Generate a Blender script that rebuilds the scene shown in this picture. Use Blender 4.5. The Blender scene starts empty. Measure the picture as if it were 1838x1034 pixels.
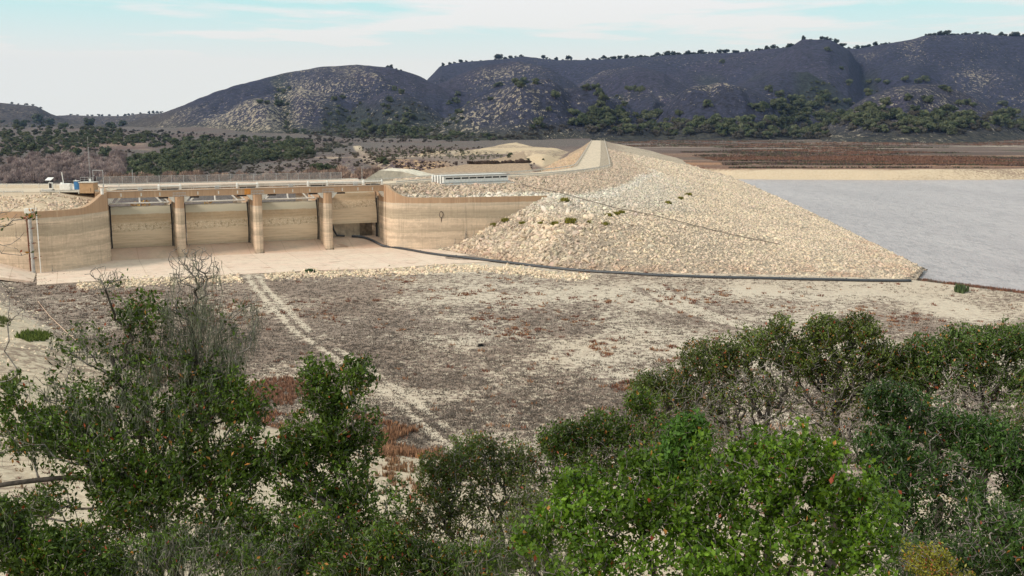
import bpy, math, random
import numpy as np
from mathutils import Vector, Matrix
R_ = math.radians
rng = np.random.default_rng(7)
random.seed(7)
S = bpy.context.scene

# ------------------------------------------------------------------ camera, sky, sun, exposure
F = 1787.0
TH = math.atan(292 / F)
cam_d = bpy.data.cameras.new('camera'); cam = bpy.data.objects.new('camera', cam_d)
S.collection.objects.link(cam); S.camera = cam
cam.location = (0, 0, 30); cam.rotation_euler = (math.pi / 2 - TH, 0, 0)
cam_d.sensor_width = 36; cam_d.lens = F / 1838 * 36
cam_d.clip_start = 0.2; cam_d.clip_end = 30000

SUN_EL, SUN_AZ = R_(36), R_(242)          # azimuth clockwise from +Y
W = bpy.data.worlds.new('World'); S.world = W; W.use_nodes = True
nt = W.node_tree; nt.nodes.clear()
def wn(t, **k):
    n = nt.nodes.new(t)
    for a, b in k.items(): setattr(n, a, b)
    return n
sky = wn('ShaderNodeTexSky', sky_type='NISHITA', sun_disc=False, sun_elevation=SUN_EL, sun_rotation=SUN_AZ)
sky.air_density = 1.0; sky.dust_density = 2.0; sky.ozone_density = 1.0
tc = wn('ShaderNodeTexCoord'); mp = wn('ShaderNodeMapping'); mp.inputs['Scale'].default_value = (1.6, 1.6, 17)
mp.inputs['Location'].default_value = (0.35, 0.1, 0.4)
cn = wn('ShaderNodeTexNoise'); cn.inputs['Scale'].default_value = 2.1; cn.inputs['Detail'].default_value = 6; cn.inputs['Roughness'].default_value = 0.55
rp = wn('ShaderNodeValToRGB'); rp.color_ramp.elements[0].position = 0.37; rp.color_ramp.elements[1].position = 0.53
sep = wn('ShaderNodeSeparateXYZ')
lo = wn('ShaderNodeMapRange'); lo.inputs[1].default_value = 0.06; lo.inputs[2].default_value = 0.13; lo.inputs[3].default_value = 1; lo.inputs[4].default_value = 0
mx = wn('ShaderNodeMath', operation='MAXIMUM')
gap = wn('ShaderNodeMix', data_type='RGBA'); gap.inputs[0].default_value = 0.80
gap.inputs[7].default_value = (5.0, 9.2, 8.8, 1)
mix = wn('ShaderNodeMix', data_type='RGBA'); mix.inputs[7].default_value = (8.6, 8.5, 8.2, 1)
wm = wn('ShaderNodeMix', data_type='RGBA'); wm.inputs[6].default_value = (8.7, 8.65, 8.4, 1); wm.inputs[7].default_value = (8.7, 8.6, 7.7, 1)
bg = wn('ShaderNodeBackground'); bg.inputs[1].default_value = 0.1
wo = wn('ShaderNodeOutputWorld')
l = nt.links.new
l(tc.outputs['Generated'], mp.inputs[0]); l(mp.outputs[0], cn.inputs[0]); l(cn.outputs[0], rp.inputs[0])
l(tc.outputs['Generated'], sep.inputs[0]); l(sep.outputs[2], lo.inputs[0])
l(rp.outputs[0], mx.inputs[0]); l(lo.outputs[0], mx.inputs[1])
l(sky.outputs[0], gap.inputs[6]); l(gap.outputs[2], mix.inputs[6]); l(mx.outputs[0], mix.inputs[0])
l(lo.outputs[0], wm.inputs[0]); l(wm.outputs[2], mix.inputs[7])
l(mix.outputs[2], bg.inputs[0]); l(bg.outputs[0], wo.inputs[0])

sd = bpy.data.lights.new('sun', 'SUN'); sun = bpy.data.objects.new('sun', sd); S.collection.objects.link(sun)
sd.energy = 3.1; sd.angle = R_(11); sd.color = (1, .90, .78)
sv = Vector((math.sin(SUN_AZ) * math.cos(SUN_EL), math.cos(SUN_AZ) * math.cos(SUN_EL), math.sin(SUN_EL)))
sun.rotation_euler = sv.to_track_quat('Z', 'Y').to_euler()
S.view_settings.view_transform = 'Standard'; S.view_settings.look = 'None'
S.view_settings.exposure = 0.12; S.view_settings.gamma = 1
S.cycles.max_bounces = 6; S.cycles.diffuse_bounces = 3; S.cycles.glossy_bounces = 2
S.cycles.transmission_bounces = 3; S.cycles.transparent_max_bounces = 6; S.cycles.volume_bounces = 0

# ------------------------------------------------------------------ geometry helpers
def ray(px, py):
    a = (px - 919) / F; b = (517 - py) / F
    return np.array([a, math.cos(TH) + b * math.sin(TH), -math.sin(TH) + b * math.cos(TH)])
def P(px, py, z=0.0):
    d = ray(px, py); return np.array([0, 0, 30.]) + d * ((z - 30) / d[2])
def PY(px, py, Y):
    d = ray(px, py); return np.array([0, 0, 30.]) + d * (Y / d[1])

def _hash(ix, iy, seed):
    h = (ix.astype(np.int64) * 374761393 + iy.astype(np.int64) * 668265263 + seed * 982451653) & 0xffffffff
    h = ((h ^ (h >> 13)) * 1274126177) & 0xffffffff
    h = h ^ (h >> 16)
    return (h & 0xffffff) / float(0xffffff)
def vnoise(x, y, seed=0):
    x = np.asarray(x, float); y = np.asarray(y, float)
    ix = np.floor(x); iy = np.floor(y); fx = x - ix; fy = y - iy
    fx = fx * fx * fx * (fx * (fx * 6 - 15) + 10); fy = fy * fy * fy * (fy * (fy * 6 - 15) + 10)
    a = _hash(ix, iy, seed); b = _hash(ix + 1, iy, seed); c = _hash(ix, iy + 1, seed); d = _hash(ix + 1, iy + 1, seed)
    return (a + (b - a) * fx) * (1 - fy) + (c + (d - c) * fx) * fy
def fbm(x, y, sc, oct=4, seed=0):
    s = 0; a = .5; n = 0
    for o in range(oct):
        s = s + a * vnoise(x / sc + 17.3 * o, y / sc - 9.1 * o, seed + o); n += a; a *= .5; sc = sc * .5
    return s / n
def sstep(a, b, x):
    t = np.clip((np.asarray(x, float) - a) / (b - a), 0, 1); return t * t * (3 - 2 * t)
def smax(a, b, k):
    h = np.clip(.5 + .5 * (a - b) / k, 0, 1); return b + (a - b) * h + k * h * (1 - h)
def smin(a, b, k): return -smax(-a, -b, k)
def dist_poly(x, y, pts, closed=False):
    pts = np.asarray(pts, float)[:, :2]; n = len(pts); d = np.full(np.shape(x), 1e18)
    for i in range(n if closed else n - 1):
        a = pts[i]; b = pts[(i + 1) % n]; v = b - a; L2 = v @ v
        t = np.clip(((x - a[0]) * v[0] + (y - a[1]) * v[1]) / L2, 0, 1)
        d = np.minimum(d, (x - a[0] - t * v[0]) ** 2 + (y - a[1] - t * v[1]) ** 2)
    return np.sqrt(d)
def inside(x, y, pts):
    pts = np.asarray(pts, float)[:, :2]; n = len(pts); c = np.zeros(np.shape(x), bool)
    for i in range(n):
        a = pts[i]; b = pts[(i + 1) % n]
        if a[1] == b[1]: continue
        cond = ((a[1] > y) != (b[1] > y)) & (x < (b[0] - a[0]) * (y - a[1]) / (b[1] - a[1]) + a[0])
        c ^= cond
    return c
def sdist(x, y, pts):                     # positive inside
    d = dist_poly(x, y, pts, True); return np.where(inside(x, y, pts), d, -d)

# ------------------------------------------------------------------ plan of the place
Lc = np.array([-90.19, 221.6, 0.]); Rc = np.array([-30.96, 247.6, 0.])
U = (Rc - Lc) / np.linalg.norm(Rc - Lc); N = np.array([U[1], -U[0], 0.]); SPAN = float(np.linalg.norm(Rc - Lc))
def Wp(s, r, z): q = Lc + U * s + N * r; return (float(q[0]), float(q[1]), float(z))

FOOT = [(400, 60), (150, 92), (60, 82), (20, 76), (-8, 87), (-30, 100), (-45, 118), (-62, 138), (-80, 160), (-96, 186), (-103, 198), (-106, 204)]
HILLSIDE = FOOT + [(-700, 204), (-700, -200), (400, -200)]
WALL_L = [(-400., 204.), (-140., 204.), (-108., 204.), (-102., 203.6), (-98., 203.8), (-95.5, 205.), (-93.4, 208), (-91.8, 212.5), (-90.7, 217.), (-90.3, 221.2)]
WALL_R = [(-30.9, 247.2), (-30.2, 245.2), (-28.3, 243.8), (-25, 243.2), (-20, 243.1), (-12, 244.3), (-2, 247.), (7, 249.5), (8.6, 250.)]
PLATEAU = WALL_L + [(-93., 236.), (-96., 262.), (-130, 258), (-400, 262)]
DAM = [(-30.9, 247), (-28.3, 243.8), (-20, 243.1), (-15, 242.), (-6, 226), (3.7, 213), (14, 207.5), (26.5, 204), (54, 199), (78, 196), (88, 215), (106, 362), (129, 590), (150, 760), (160, 1010),
       (62, 1015), (30, 800), (5, 560), (-12, 420), (-32, 350), (-46, 292), (-34, 264)]
CREST = [(-34, 253), (-24, 268), (-10, 284), (5, 297), (20, 327), (27.2, 350), (30, 368), (84, 983)]
ZT = 15.4
LAKE = [(83, 203), (97, 186), (140, 176), (320, 150), (900, 60), (2600, 300), (2600, 700), (1400, 640), (900, 640), (600, 612), (420, 600), (300, 588), (215, 585), (160, 590), (128, 592), (40, 700), (20, 362)]
SAND = [P(x, y, 7)[:2] for x, y in [(720, 284), (800, 279), (860, 269), (927, 259), (975, 269), (1020, 272), (1005, 290), (975, 299), (945, 290), (919, 277), (830, 283)]]
TRACK = [P(x, y, 0)[:2] for x, y in [(452, 492), (470, 520), (500, 552), (545, 598), (620, 645), (700, 700), (760, 750), (830, 806), (900, 860)]]
TRACK2 = [P(x, y, 0)[:2] for x, y in [(1170, 515), (1215, 545), (1290, 575), (1420, 600), (1600, 615)]]

def dam_z(x, y):
    sd_ = sdist(x, y, DAM); dt = np.maximum(dist_poly(x, y, CREST) - 6.6, 0); db = sd_
    t = np.clip(db, 0, None) / (np.clip(db, 0, None) + dt + 1e-6)
    lin = ZT * t
    steep = smin(np.clip(db, 0, None) * 0.52, ZT - .09 * dt, 1.2)
    w = np.clip(sstep(4, 60, x) + sstep(290, 350, y), 0, 1)
    z = steep * (1 - w) + lin * w
    # backfill behind the wing wall
    wy = np.interp(x, [p[0] for p in WALL_R], [p[1] for p in WALL_R])
    dw = dist_poly(x, y, WALL_R)
    behind = (y > wy) & (x < 7) & (x > -33)
    zb = 12.35 + (ZT - 12.35) * dw / (dw + dt + 1e-6)
    z = np.where(behind, zb, z)
    wd = sstep(0, 20, np.interp(y, [c[1] for c in CREST], [c[0] for c in CREST]) - x) * sstep(300, 360, y)
    z = np.where(dt <= 0, ZT, z)
    z = np.where(db < 0, db * .5, z)
    z = z + (fbm(x, y, 9, 3, 91) - .5) * .7 * sstep(0, 4, dt) * sstep(0, 3, db)
    return z

def ground_z(x, y):
    x = np.asarray(x, float); y = np.asarray(y, float)
    z = (fbm(x, y, 30, 4, 3) - .5) * .7 * sstep(2, 12, y - 60)
    # rise of the hillside the camera stands on
    dh = sdist(x, y, HILLSIDE)
    dc = np.sqrt(x * x + (y + 2) ** 2)
    h = np.interp(dh, [-100, 0, 4, 20, 45, 60, 70, 78, 90, 400], [-20, 0, 1.6, 6.5, 13.0, 17.3, 22.5, 27.6, 31, 60]) + (fbm(x, y, 14, 4, 5) - .5) * 1.6 * sstep(0, 10, dh)
    h = np.where(dh > 0, smin(h, 16.0 + 12.4 * (1 - sstep(2, 11, dc)) + .06 * dc, 1.0), h)
    z = np.where(dh > -6, smax(z, h, .7), z)
    # apron basin flat
    da = dist_poly(x, y, [Lc, Rc])
    z = z * sstep(14, 26, da) - .12 * (1 - sstep(22, 26, da))
    # lake bed
    dl = sdist(x, y, LAKE) + 16 * (fbm(x, y, 70, 4, 451) - .5) * sstep(480, 560, y)
    z = np.where(dl > -12, smin(z, -1.5 - .16 * dl, .5), z)
    # far shore and country beyond
    far = (x > np.interp(y, [590, 1010, 3000], [120, 110, 200])) & (y > 400)
    ds = np.maximum(-dl, 0)
    zf = -1.5 + 5.6 * sstep(0, 16, ds) + 4.0 * sstep(60, 900, ds) + (fbm(x, y, 90, 4, 8) - .5) * 2.4 * sstep(5, 60, ds)
    z = np.where(far & (dl <= 0), zf, z)
    # downstream side
    damx = np.interp(y, [c[1] for c in CREST], [c[0] for c in CREST])
    down = (y > 225) & (x < np.where(y < 983, damx, 84)) & ((x * U[1] - y * U[0]) < (Lc[0] * U[1] - Lc[1] * U[0]) + 2.2) | ((y > 225) & (x < -92)) | ((y > 360) & (x < np.where(y < 983, damx, np.interp(y, [983, 1500, 3000], [90, 115, 200]))))
    a = x / np.maximum(y, 1)
    zd = -9 + 17 * sstep(-.27, -.10, a) * sstep(480, 640, y + 260 * (a + .12) + 30 * (fbm(x, y, 60, 3, 21) - .5)) 
    zd = zd + 22 * sstep(900, 1900, y) * (1 - sstep(-.3, -.1, a)) + 7 * sstep(600, 1000, y) * (1 - sstep(-.3, -.1, a)) + 3 * sstep(900, 1500, y)
    zd = zd + (fbm(x, y, 120, 5, 11) - .5) * (5 + 9 * sstep(700, 2000, y) * (1 - sstep(-.3, -.1, a)))
    zd = zd + 3.0 * sstep(0, 12, sdist(x, y, SAND))
    z = np.where(down, zd, z)
    # slope beyond crest foot of hills
    # left plateau behind the wing wall
    dp = sdist(x, y, PLATEAU)
    dwl = dist_poly(x, y, WALL_L)
    front = (x < -90) & (y < np.interp(x, [p[0] for p in WALL_L], [p[1] for p in WALL_L]))
    zp = np.where(dp > 0, np.minimum(15.0, 12.3 + .20 * dwl), 15 - .5 * np.abs(dp))
    zp = zp + (fbm(x, y, 5, 2, 31) - .5) * .3 * sstep(1, 4, dwl) * (1 - sstep(14.5, 15, zp))
    usp = (~front) & (((x - Lc[0]) * U[0] + (y - Lc[1]) * U[1]) < -.6) & (x < -80) & (y > 200) & ((x < -90.3) | (y > 232))
    z = np.where(usp, np.maximum(z, zp), z)
    return z

# ---- hills: every ridge has its own distance; outline points are (photo x, photo y) seen from the overlook
def ridge(pts, Y, w, back=1.0, base=4.0):
    aa, ee = [], []
    for px, py in pts:
        d = ray(px, py); aa.append(d[0] / d[1]); ee.append(d[2] / d[1])
    return dict(a=np.array(aa), e=np.array(ee), Y=Y, w=w, b=back, base=base)
RIDGES = [
    ridge([(700, 260), (760, 150), (790, 118), (830, 111), (900, 106), (940, 101), (1000, 107), (1060, 107), (1160, 102), (1220, 97), (1320, 94), (1380, 88), (1440, 84), (1540, 88), (1570, 82), (1660, 66), (1750, 60), (1838, 66), (2100, 60), (2500, 90), (3000, 200)], 3500, 1100),
    ridge([(120, 262), (200, 228), (280, 206), (330, 189), (400, 163), (450, 147), (500, 133), (580, 119), (640, 116), (700, 122), (745, 134), (800, 160), (860, 200), (930, 260)], 2700, 900),
    ridge([(250, 270), (330, 225), (400, 196), (470, 172), (540, 158), (600, 168), (660, 205), (720, 255)], 2250, 560),
    ridge([(520, 275), (570, 240), (620, 208), (655, 180), (690, 163), (725, 166), (760, 183), (800, 215), (850, 262)], 1900, 480),
    ridge([(690, 200), (760, 165), (820, 135), (870, 117), (930, 110), (985, 122), (1030, 148), (1080, 185), (1110, 230)], 2650, 700),
    ridge([(700, 275), (750, 245), (800, 212), (850, 178), (900, 159), (960, 154), (1010, 158), (1080, 172), (1130, 200), (1180, 232), (1230, 262)], 1750, 430),
    ridge([(960, 230), (1020, 160), (1080, 128), (1140, 118), (1190, 130), (1230, 155), (1290, 200), (1330, 240)], 2700, 620),
    ridge([(1040, 262), (1080, 180), (1130, 163), (1170, 168), (1210, 200), (1260, 245)], 2000, 380),
    ridge([(1130, 262), (1180, 200), (1240, 162), (1290, 148), (1340, 156), (1400, 184), (1450, 220), (1500, 258)], 1800, 420),
    ridge([(1230, 230), (1290, 165), (1340, 128), (1390, 104), (1440, 70), (1490, 70), (1525, 90), (1550, 130), (1590, 185), (1620, 235)], 3000, 950),
    ridge([(1240, 235), (1330, 150), (1400, 128), (1450, 130), (1500, 158), (1550, 200), (1590, 245)], 2200, 480),
    ridge([(1450, 262), (1500, 210), (1560, 170), (1620, 152), (1680, 150), (1740, 170), (1790, 200), (1840, 225), (1900, 262)], 1750, 420),
    ridge([(1500, 220), (1545, 120), (1590, 84), (1660, 64), (1740, 62), (1838, 66), (1950, 80), (2100, 130), (2300, 240)], 3000, 900),
    ridge([(1750, 262), (1838, 190), (1930, 150), (2050, 160), (2200, 230)], 2000, 500),
    ridge([(-900, 150), (-500, 120), (-200, 160), (-40, 182), (20, 186), (65, 190), (90, 203), (120, 215), (200, 222), (320, 232)], 3600, 900, base=12),
    ridge([(-300, 215), (60, 208), (150, 208), (230, 208), (300, 204), (380, 210), (500, 230)], 4400, 1100, base=12),
    ridge([(-400, 232), (-100, 222), (60, 228), (150, 222), (230, 226), (300, 238), (360, 262)], 2600, 600, base=10),
    ridge([(-300, 250), (-60, 240), (60, 244), (130, 240), (220, 248), (260, 262)], 1900, 350, base=8),
]
def draws(x, y):
    aw = x / y * 2300 + 160 * (fbm(x, y, 500, 2, 61) - .5) + y * .12
    return aw, np.abs(fbm(aw, y * .22, 330, 3, 62) - .5) * 2
def hills_z(x, y):
    a = x / y; z = np.full(np.shape(x), -30.); flk = np.zeros(np.shape(x))
    wob = (fbm(x, y, 700, 3, 41) - .5)
    for i, r in enumerate(RIDGES):
        e = np.interp(a, r['a'], r['e'], left=-.2, right=-.2)
        Yc = r['Y'] + 330 * (vnoise(a * 7 + i * 3.1, a * 0 + i, 51) - .5) * (r['w'] / 700)
        crest = np.minimum(30 + e * Yc, 600)
        t = (y - Yc) / r['w']
        g = np.where(t < 0, .5 + .5 * np.cos(np.pi * np.clip(-t, 0, 1)), .5 + .5 * np.cos(np.pi * np.clip(t / (1.3), 0, 1)))
        g = np.where(t < 0, .35 * g + .65 * np.clip(1 + t, 0, 1) ** .85, g)
        zi = r['base'] - 6 + (crest - r['base'] + 6) * g - 60 * np.clip(-t - 1, 0, 1)
        wk = sstep(-14, 14, zi - z); flk = flk * (1 - wk) + np.clip(-t * 2.6 - .08, 0, 1) * wk
        z = smax(z, zi, .5 + 2.5 * sstep(-5, 45, np.maximum(z, zi)))
    m = sstep(5, 60, z)
    aw, b1 = draws(x, y)
    aw_ = x / y * 2300 + 160 * (fbm(x, y, 500, 2, 61) - .5) + y * .12
    b2 = np.abs(fbm(aw + 40 * wob, y * .3, 120, 3, 71) - .5) * 2
    z = z + m * (np.minimum(b1, .5) * 125 - 30) * flk + m * (np.minimum(b2, .6) * 34 - 10) * (.12 + .88 * flk)
    z = z + (fbm(x, y, 22, 2, 81) - .5) * 2.0 * m
    return z
def surf_z(x, y):
    return np.maximum(np.maximum(ground_z(x, y), dam_z(x, y)), np.where(np.asarray(y) > 1050, hills_z(x, np.maximum(y, 1)), -99))
def hit(px, py, y0=60., y1=5200., n=1500):
    d = ray(px, py); Y = np.geomspace(y0, y1, n); x = d[0] / d[1] * Y; z = 30 + d[2] / d[1] * Y
    s = surf_z(x, Y); k = np.where(s >= z)[0]
    if len(k): i = k[0]
    else: i = int(np.argmax((s - 30) / Y))
    return np.array([x[i], Y[i], s[i]])
def skyline(px, y0=1200.):
    d = ray(px, 100); Y = np.geomspace(y0, 5200, 900); x = d[0] / d[1] * Y; s = surf_z(x, Y)
    i = int(np.argmax((s - 30) / Y)); return np.array([x[i], Y[i], s[i]])

# ------------------------------------------------------------------ object helpers
def tag(o, label=None, cat=None, group=None, kind=None):
    if label: o['label'] = label
    if cat: o['category'] = cat
    if group: o['group'] = group
    if kind: o['kind'] = kind
    return o
def link(o, parent=None):
    S.collection.objects.link(o)
    if parent is not None: o.parent = parent
    return o
def empty(name, loc, label, cat, group=None, rz=0):
    o = bpy.data.objects.new(name, None); o.location = loc; o.rotation_euler = (0, 0, rz); link(o); o.empty_display_size = .5
    return tag(o, label, cat, group)
def np_mesh(name, V, Fc, mat, parent=None, col=None, smooth=False, local=True):
    """V (n,3); Fc (m,k) faces all of k corners, or list of such arrays"""
    V = np.asarray(V, np.float32)
    if parent is not None and local: V = V - np.array(parent.location, np.float32)
    if not isinstance(Fc, list): Fc = [Fc]
    Fc = [np.asarray(f, np.int32) for f in Fc if len(f)]
    me = bpy.data.meshes.new(name)
    me.vertices.add(len(V)); me.vertices.foreach_set('co', V.ravel())
    loops = np.concatenate([f.ravel() for f in Fc]); tot = np.concatenate([np.full(len(f), f.shape[1], np.int32) for f in Fc])
    me.loops.add(len(loops)); me.loops.foreach_set('vertex_index', loops)
    st = np.concatenate([[0], np.cumsum(tot)[:-1]]).astype(np.int32)
    me.polygons.add(len(tot)); me.polygons.foreach_set('loop_start', st)
    try: me.polygons.foreach_set('loop_total', tot)
    except Exception: pass
    if smooth: me.polygons.foreach_set('use_smooth', np.ones(len(tot), bool))
    me.update(calc_edges=True)
    if col is not None:
        for k, c in (col.items() if isinstance(col, dict) else {'col': col}.items()):
            c = np.asarray(c, np.float32)
            if c.ndim == 1:
                at = me.attributes.new(k, 'FLOAT', 'POINT'); at.data.foreach_set('value', c)
            else:
                if c.shape[1] == 3: c = np.concatenate([c, np.ones((len(c), 1), np.float32)], 1)
                at = me.attributes.new(k, 'FLOAT_COLOR', 'POINT'); at.data.foreach_set('color', c.ravel())
    me.materials.append(mat)
    o = bpy.data.objects.new(name, me); link(o, parent); return o

class MB:
    def __init__(s): s.v = []; s.f = []; s.n = 0
    def add(s, v, f):
        s.v += [tuple(map(float, q)) for q in v]; s.f += [tuple(i + s.n for i in q) for q in f]; s.n += len(v)
    def hexa(s, c8): s.add(c8, [(0, 3, 2, 1), (4, 5, 6, 7), (0, 1, 5, 4), (1, 2, 6, 5), (2, 3, 7, 6), (3, 0, 4, 7)])
    def box(s, c, d, ax=None, ay=None):
        ax = np.array(ax if ax is not None else (1, 0, 0), float); ay = np.array(ay if ay is not None else (-ax[1], ax[0], 0), float); az = np.array((0, 0, 1.))
        c = np.array(c, float); hx, hy, hz = d[0] / 2, d[1] / 2, d[2] / 2
        s.hexa([c + ax * i * hx + ay * j * hy + az * k * hz for k in (-1, 1) for i, j in ((-1, -1), (1, -1), (1, 1), (-1, 1))])
    def sbox(s, s0, s1, r0, r1, z0, z1):    # box in spillway coordinates
        s.hexa([Wp(a, b, z) for z in (z0, z1) for a, b in ((s0, r0), (s0, r1), (s1, r1), (s1, r0))])
    def tube(s, pts, r, n=8, caps=True):
        pts = [np.array(p, float) for p in pts]; rs = r if isinstance(r, (list, tuple)) else [r] * len(pts); base = s.n; V = []; Fs = []
        for i, p in enumerate(pts):
            t = pts[min(i + 1, len(pts) - 1)] - pts[max(i - 1, 0)]; t = t / (np.linalg.norm(t) + 1e-9)
            up = np.array((0, 0, 1.)) if abs(t[2]) < .9 else np.array((1., 0, 0)); a = np.cross(t, up); a /= np.linalg.norm(a); b = np.cross(t, a)
            for k in range(n): V.append(p + rs[i] * (a * math.cos(2 * math.pi * k / n) + b * math.sin(2 * math.pi * k / n)))
        for i in range(len(pts) - 1):
            for k in range(n): Fs.append((i * n + k, i * n + (k + 1) % n, (i + 1) * n + (k + 1) % n, (i + 1) * n + k))
        if caps: Fs.append(tuple(range(n))[::-1]); Fs.append(tuple((len(pts) - 1) * n + k for k in range(n)))
        s.add(V, Fs)
    def prism(s, poly, z0, z1):
        n = len(poly); zz0 = z0 if isinstance(z0, (list, tuple)) else [z0] * n; zz1 = z1 if isinstance(z1, (list, tuple)) else [z1] * n
        s.add([(p[0], p[1], a) for p, a in zip(poly, zz0)] + [(p[0], p[1], b) for p, b in zip(poly, zz1)],
              [tuple(range(n))[::-1], tuple(range(n, 2 * n))] + [(i, (i + 1) % n, n + (i + 1) % n, n + i) for i in range(n)])
    def build(s, name, mat, parent=None, smooth=False, bevel=0):
        me = bpy.data.meshes.new(name); off = np.array(parent.location if parent is not None else (0, 0, 0))
        if parent is not None and parent.parent is not None: off = off + np.array(parent.parent.location)
        me.from_pydata([tuple(np.array(q) - off) for q in s.v], [], s.f); me.materials.append(mat)
        if smooth: me.polygons.foreach_set('use_smooth', [True] * len(me.polygons))
        me.update(); o = bpy.data.objects.new(name, me); link(o, parent)
        if bevel:
            m = o.modifiers.new('b', 'BEVEL'); m.width = bevel; m.segments = 1; m.limit_method = 'ANGLE'
        return o

# ------------------------------------------------------------------ materials
class NB:
    def __init__(s, name):
        s.m = bpy.data.materials.new(name); s.m.use_nodes = True; s.t = s.m.node_tree; s.t.nodes.clear()
        s.out = s.t.nodes.new('ShaderNodeOutputMaterial'); s.b = s.t.nodes.new('ShaderNodeBsdfPrincipled'); s.l(s.b.outputs[0], s.out.inputs[0])
    def n(s, t, **k):
        n = s.t.nodes.new(t)
        for a, b in k.items(): setattr(n, a, b)
        return n
    def l(s, a, b): s.t.links.new(a, b)
    def set(s, inp, v):
        if hasattr(v, 'is_linked') or isinstance(v, bpy.types.NodeSocket): s.l(v, inp)
        elif isinstance(v, (tuple, list)) and len(v) == 3 and inp.type == 'RGBA': inp.default_value = (*v, 1)
        else: inp.default_value = v
    def pos(s): return s.n('ShaderNodeNewGeometry').outputs['Position']
    def mapv(s, v, sc=(1, 1, 1)):
        m = s.n('ShaderNodeMapping'); s.l(v, m.inputs[0]); m.inputs['Scale'].default_value = sc; return m.outputs[0]
    def noise(s, v, scale, detail=4, rough=.55):
        n = s.n('ShaderNodeTexNoise'); s.l(v, n.inputs['Vector']); n.inputs['Scale'].default_value = scale; n.inputs['Detail'].default_value = detail; n.inputs['Roughness'].default_value = rough; return n.outputs[0]
    def vor(s, v, scale, feat='F1', out='Distance'):
        n = s.n('ShaderNodeTexVoronoi', feature=feat); s.l(v, n.inputs['Vector']); n.inputs['Scale'].default_value = scale; return n.outputs[out]
    def math(s, op, a, b=0.0, c=None):
        n = s.n('ShaderNodeMath', operation=op); s.set(n.inputs[0], a); s.set(n.inputs[1], b)
        if c is not None: s.set(n.inputs[2], c)
        return n.outputs[0]
    def rng(s, v, a, b, c=0., d=1.):
        n = s.n('ShaderNodeMapRange'); s.l(v, n.inputs[0])
        for i, q in enumerate((a, b, c, d)): s.set(n.inputs[i + 1], q)
        return n.outputs[0]
    def mix(s, f, a, b, mode='MIX'):
        n = s.n('ShaderNodeMix', data_type='RGBA', blend_type=mode); s.set(n.inputs[0], f); s.set(n.inputs[6], a); s.set(n.inputs[7], b); return n.outputs[2]
    def attr(s, name, out='Color'):
        n = s.n('ShaderNodeAttribute', attribute_name=name); return n.outputs[out]
    def sepz(s, v, k=2): n = s.n('ShaderNodeSeparateXYZ'); s.l(v, n.inputs[0]); return n.outputs[k]
    def bump(s, h, st=.5, dist=.1):
        n = s.n('ShaderNodeBump'); s.l(h, n.inputs['Height']); n.inputs['Strength'].default_value = st; n.inputs['Distance'].default_value = dist; s.l(n.outputs[0], s.b.inputs['Normal'])
    def fin(s, col, rough=.9, spec=.2, metal=0):
        s.set(s.b.inputs['Base Color'], col); s.set(s.b.inputs['Roughness'], rough); s.b.inputs['Specular IOR Level'].default_value = spec; s.b.inputs['Metallic'].default_value = metal; return s.m

def simple(name, col, rough=.6, var=.25, scale=3., metal=0, spec=.3):
    b = NB(name); n = b.noise(b.pos(), scale, 5); f = b.rng(n, .3, .7, 1 - var, 1 + var * .4)
    c = b.n('ShaderNodeVectorMath', operation='SCALE'); c.inputs[0].default_value = col; b.l(f, c.inputs['Scale'])
    return b.fin(c.outputs[0], rough, spec, metal)

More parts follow.
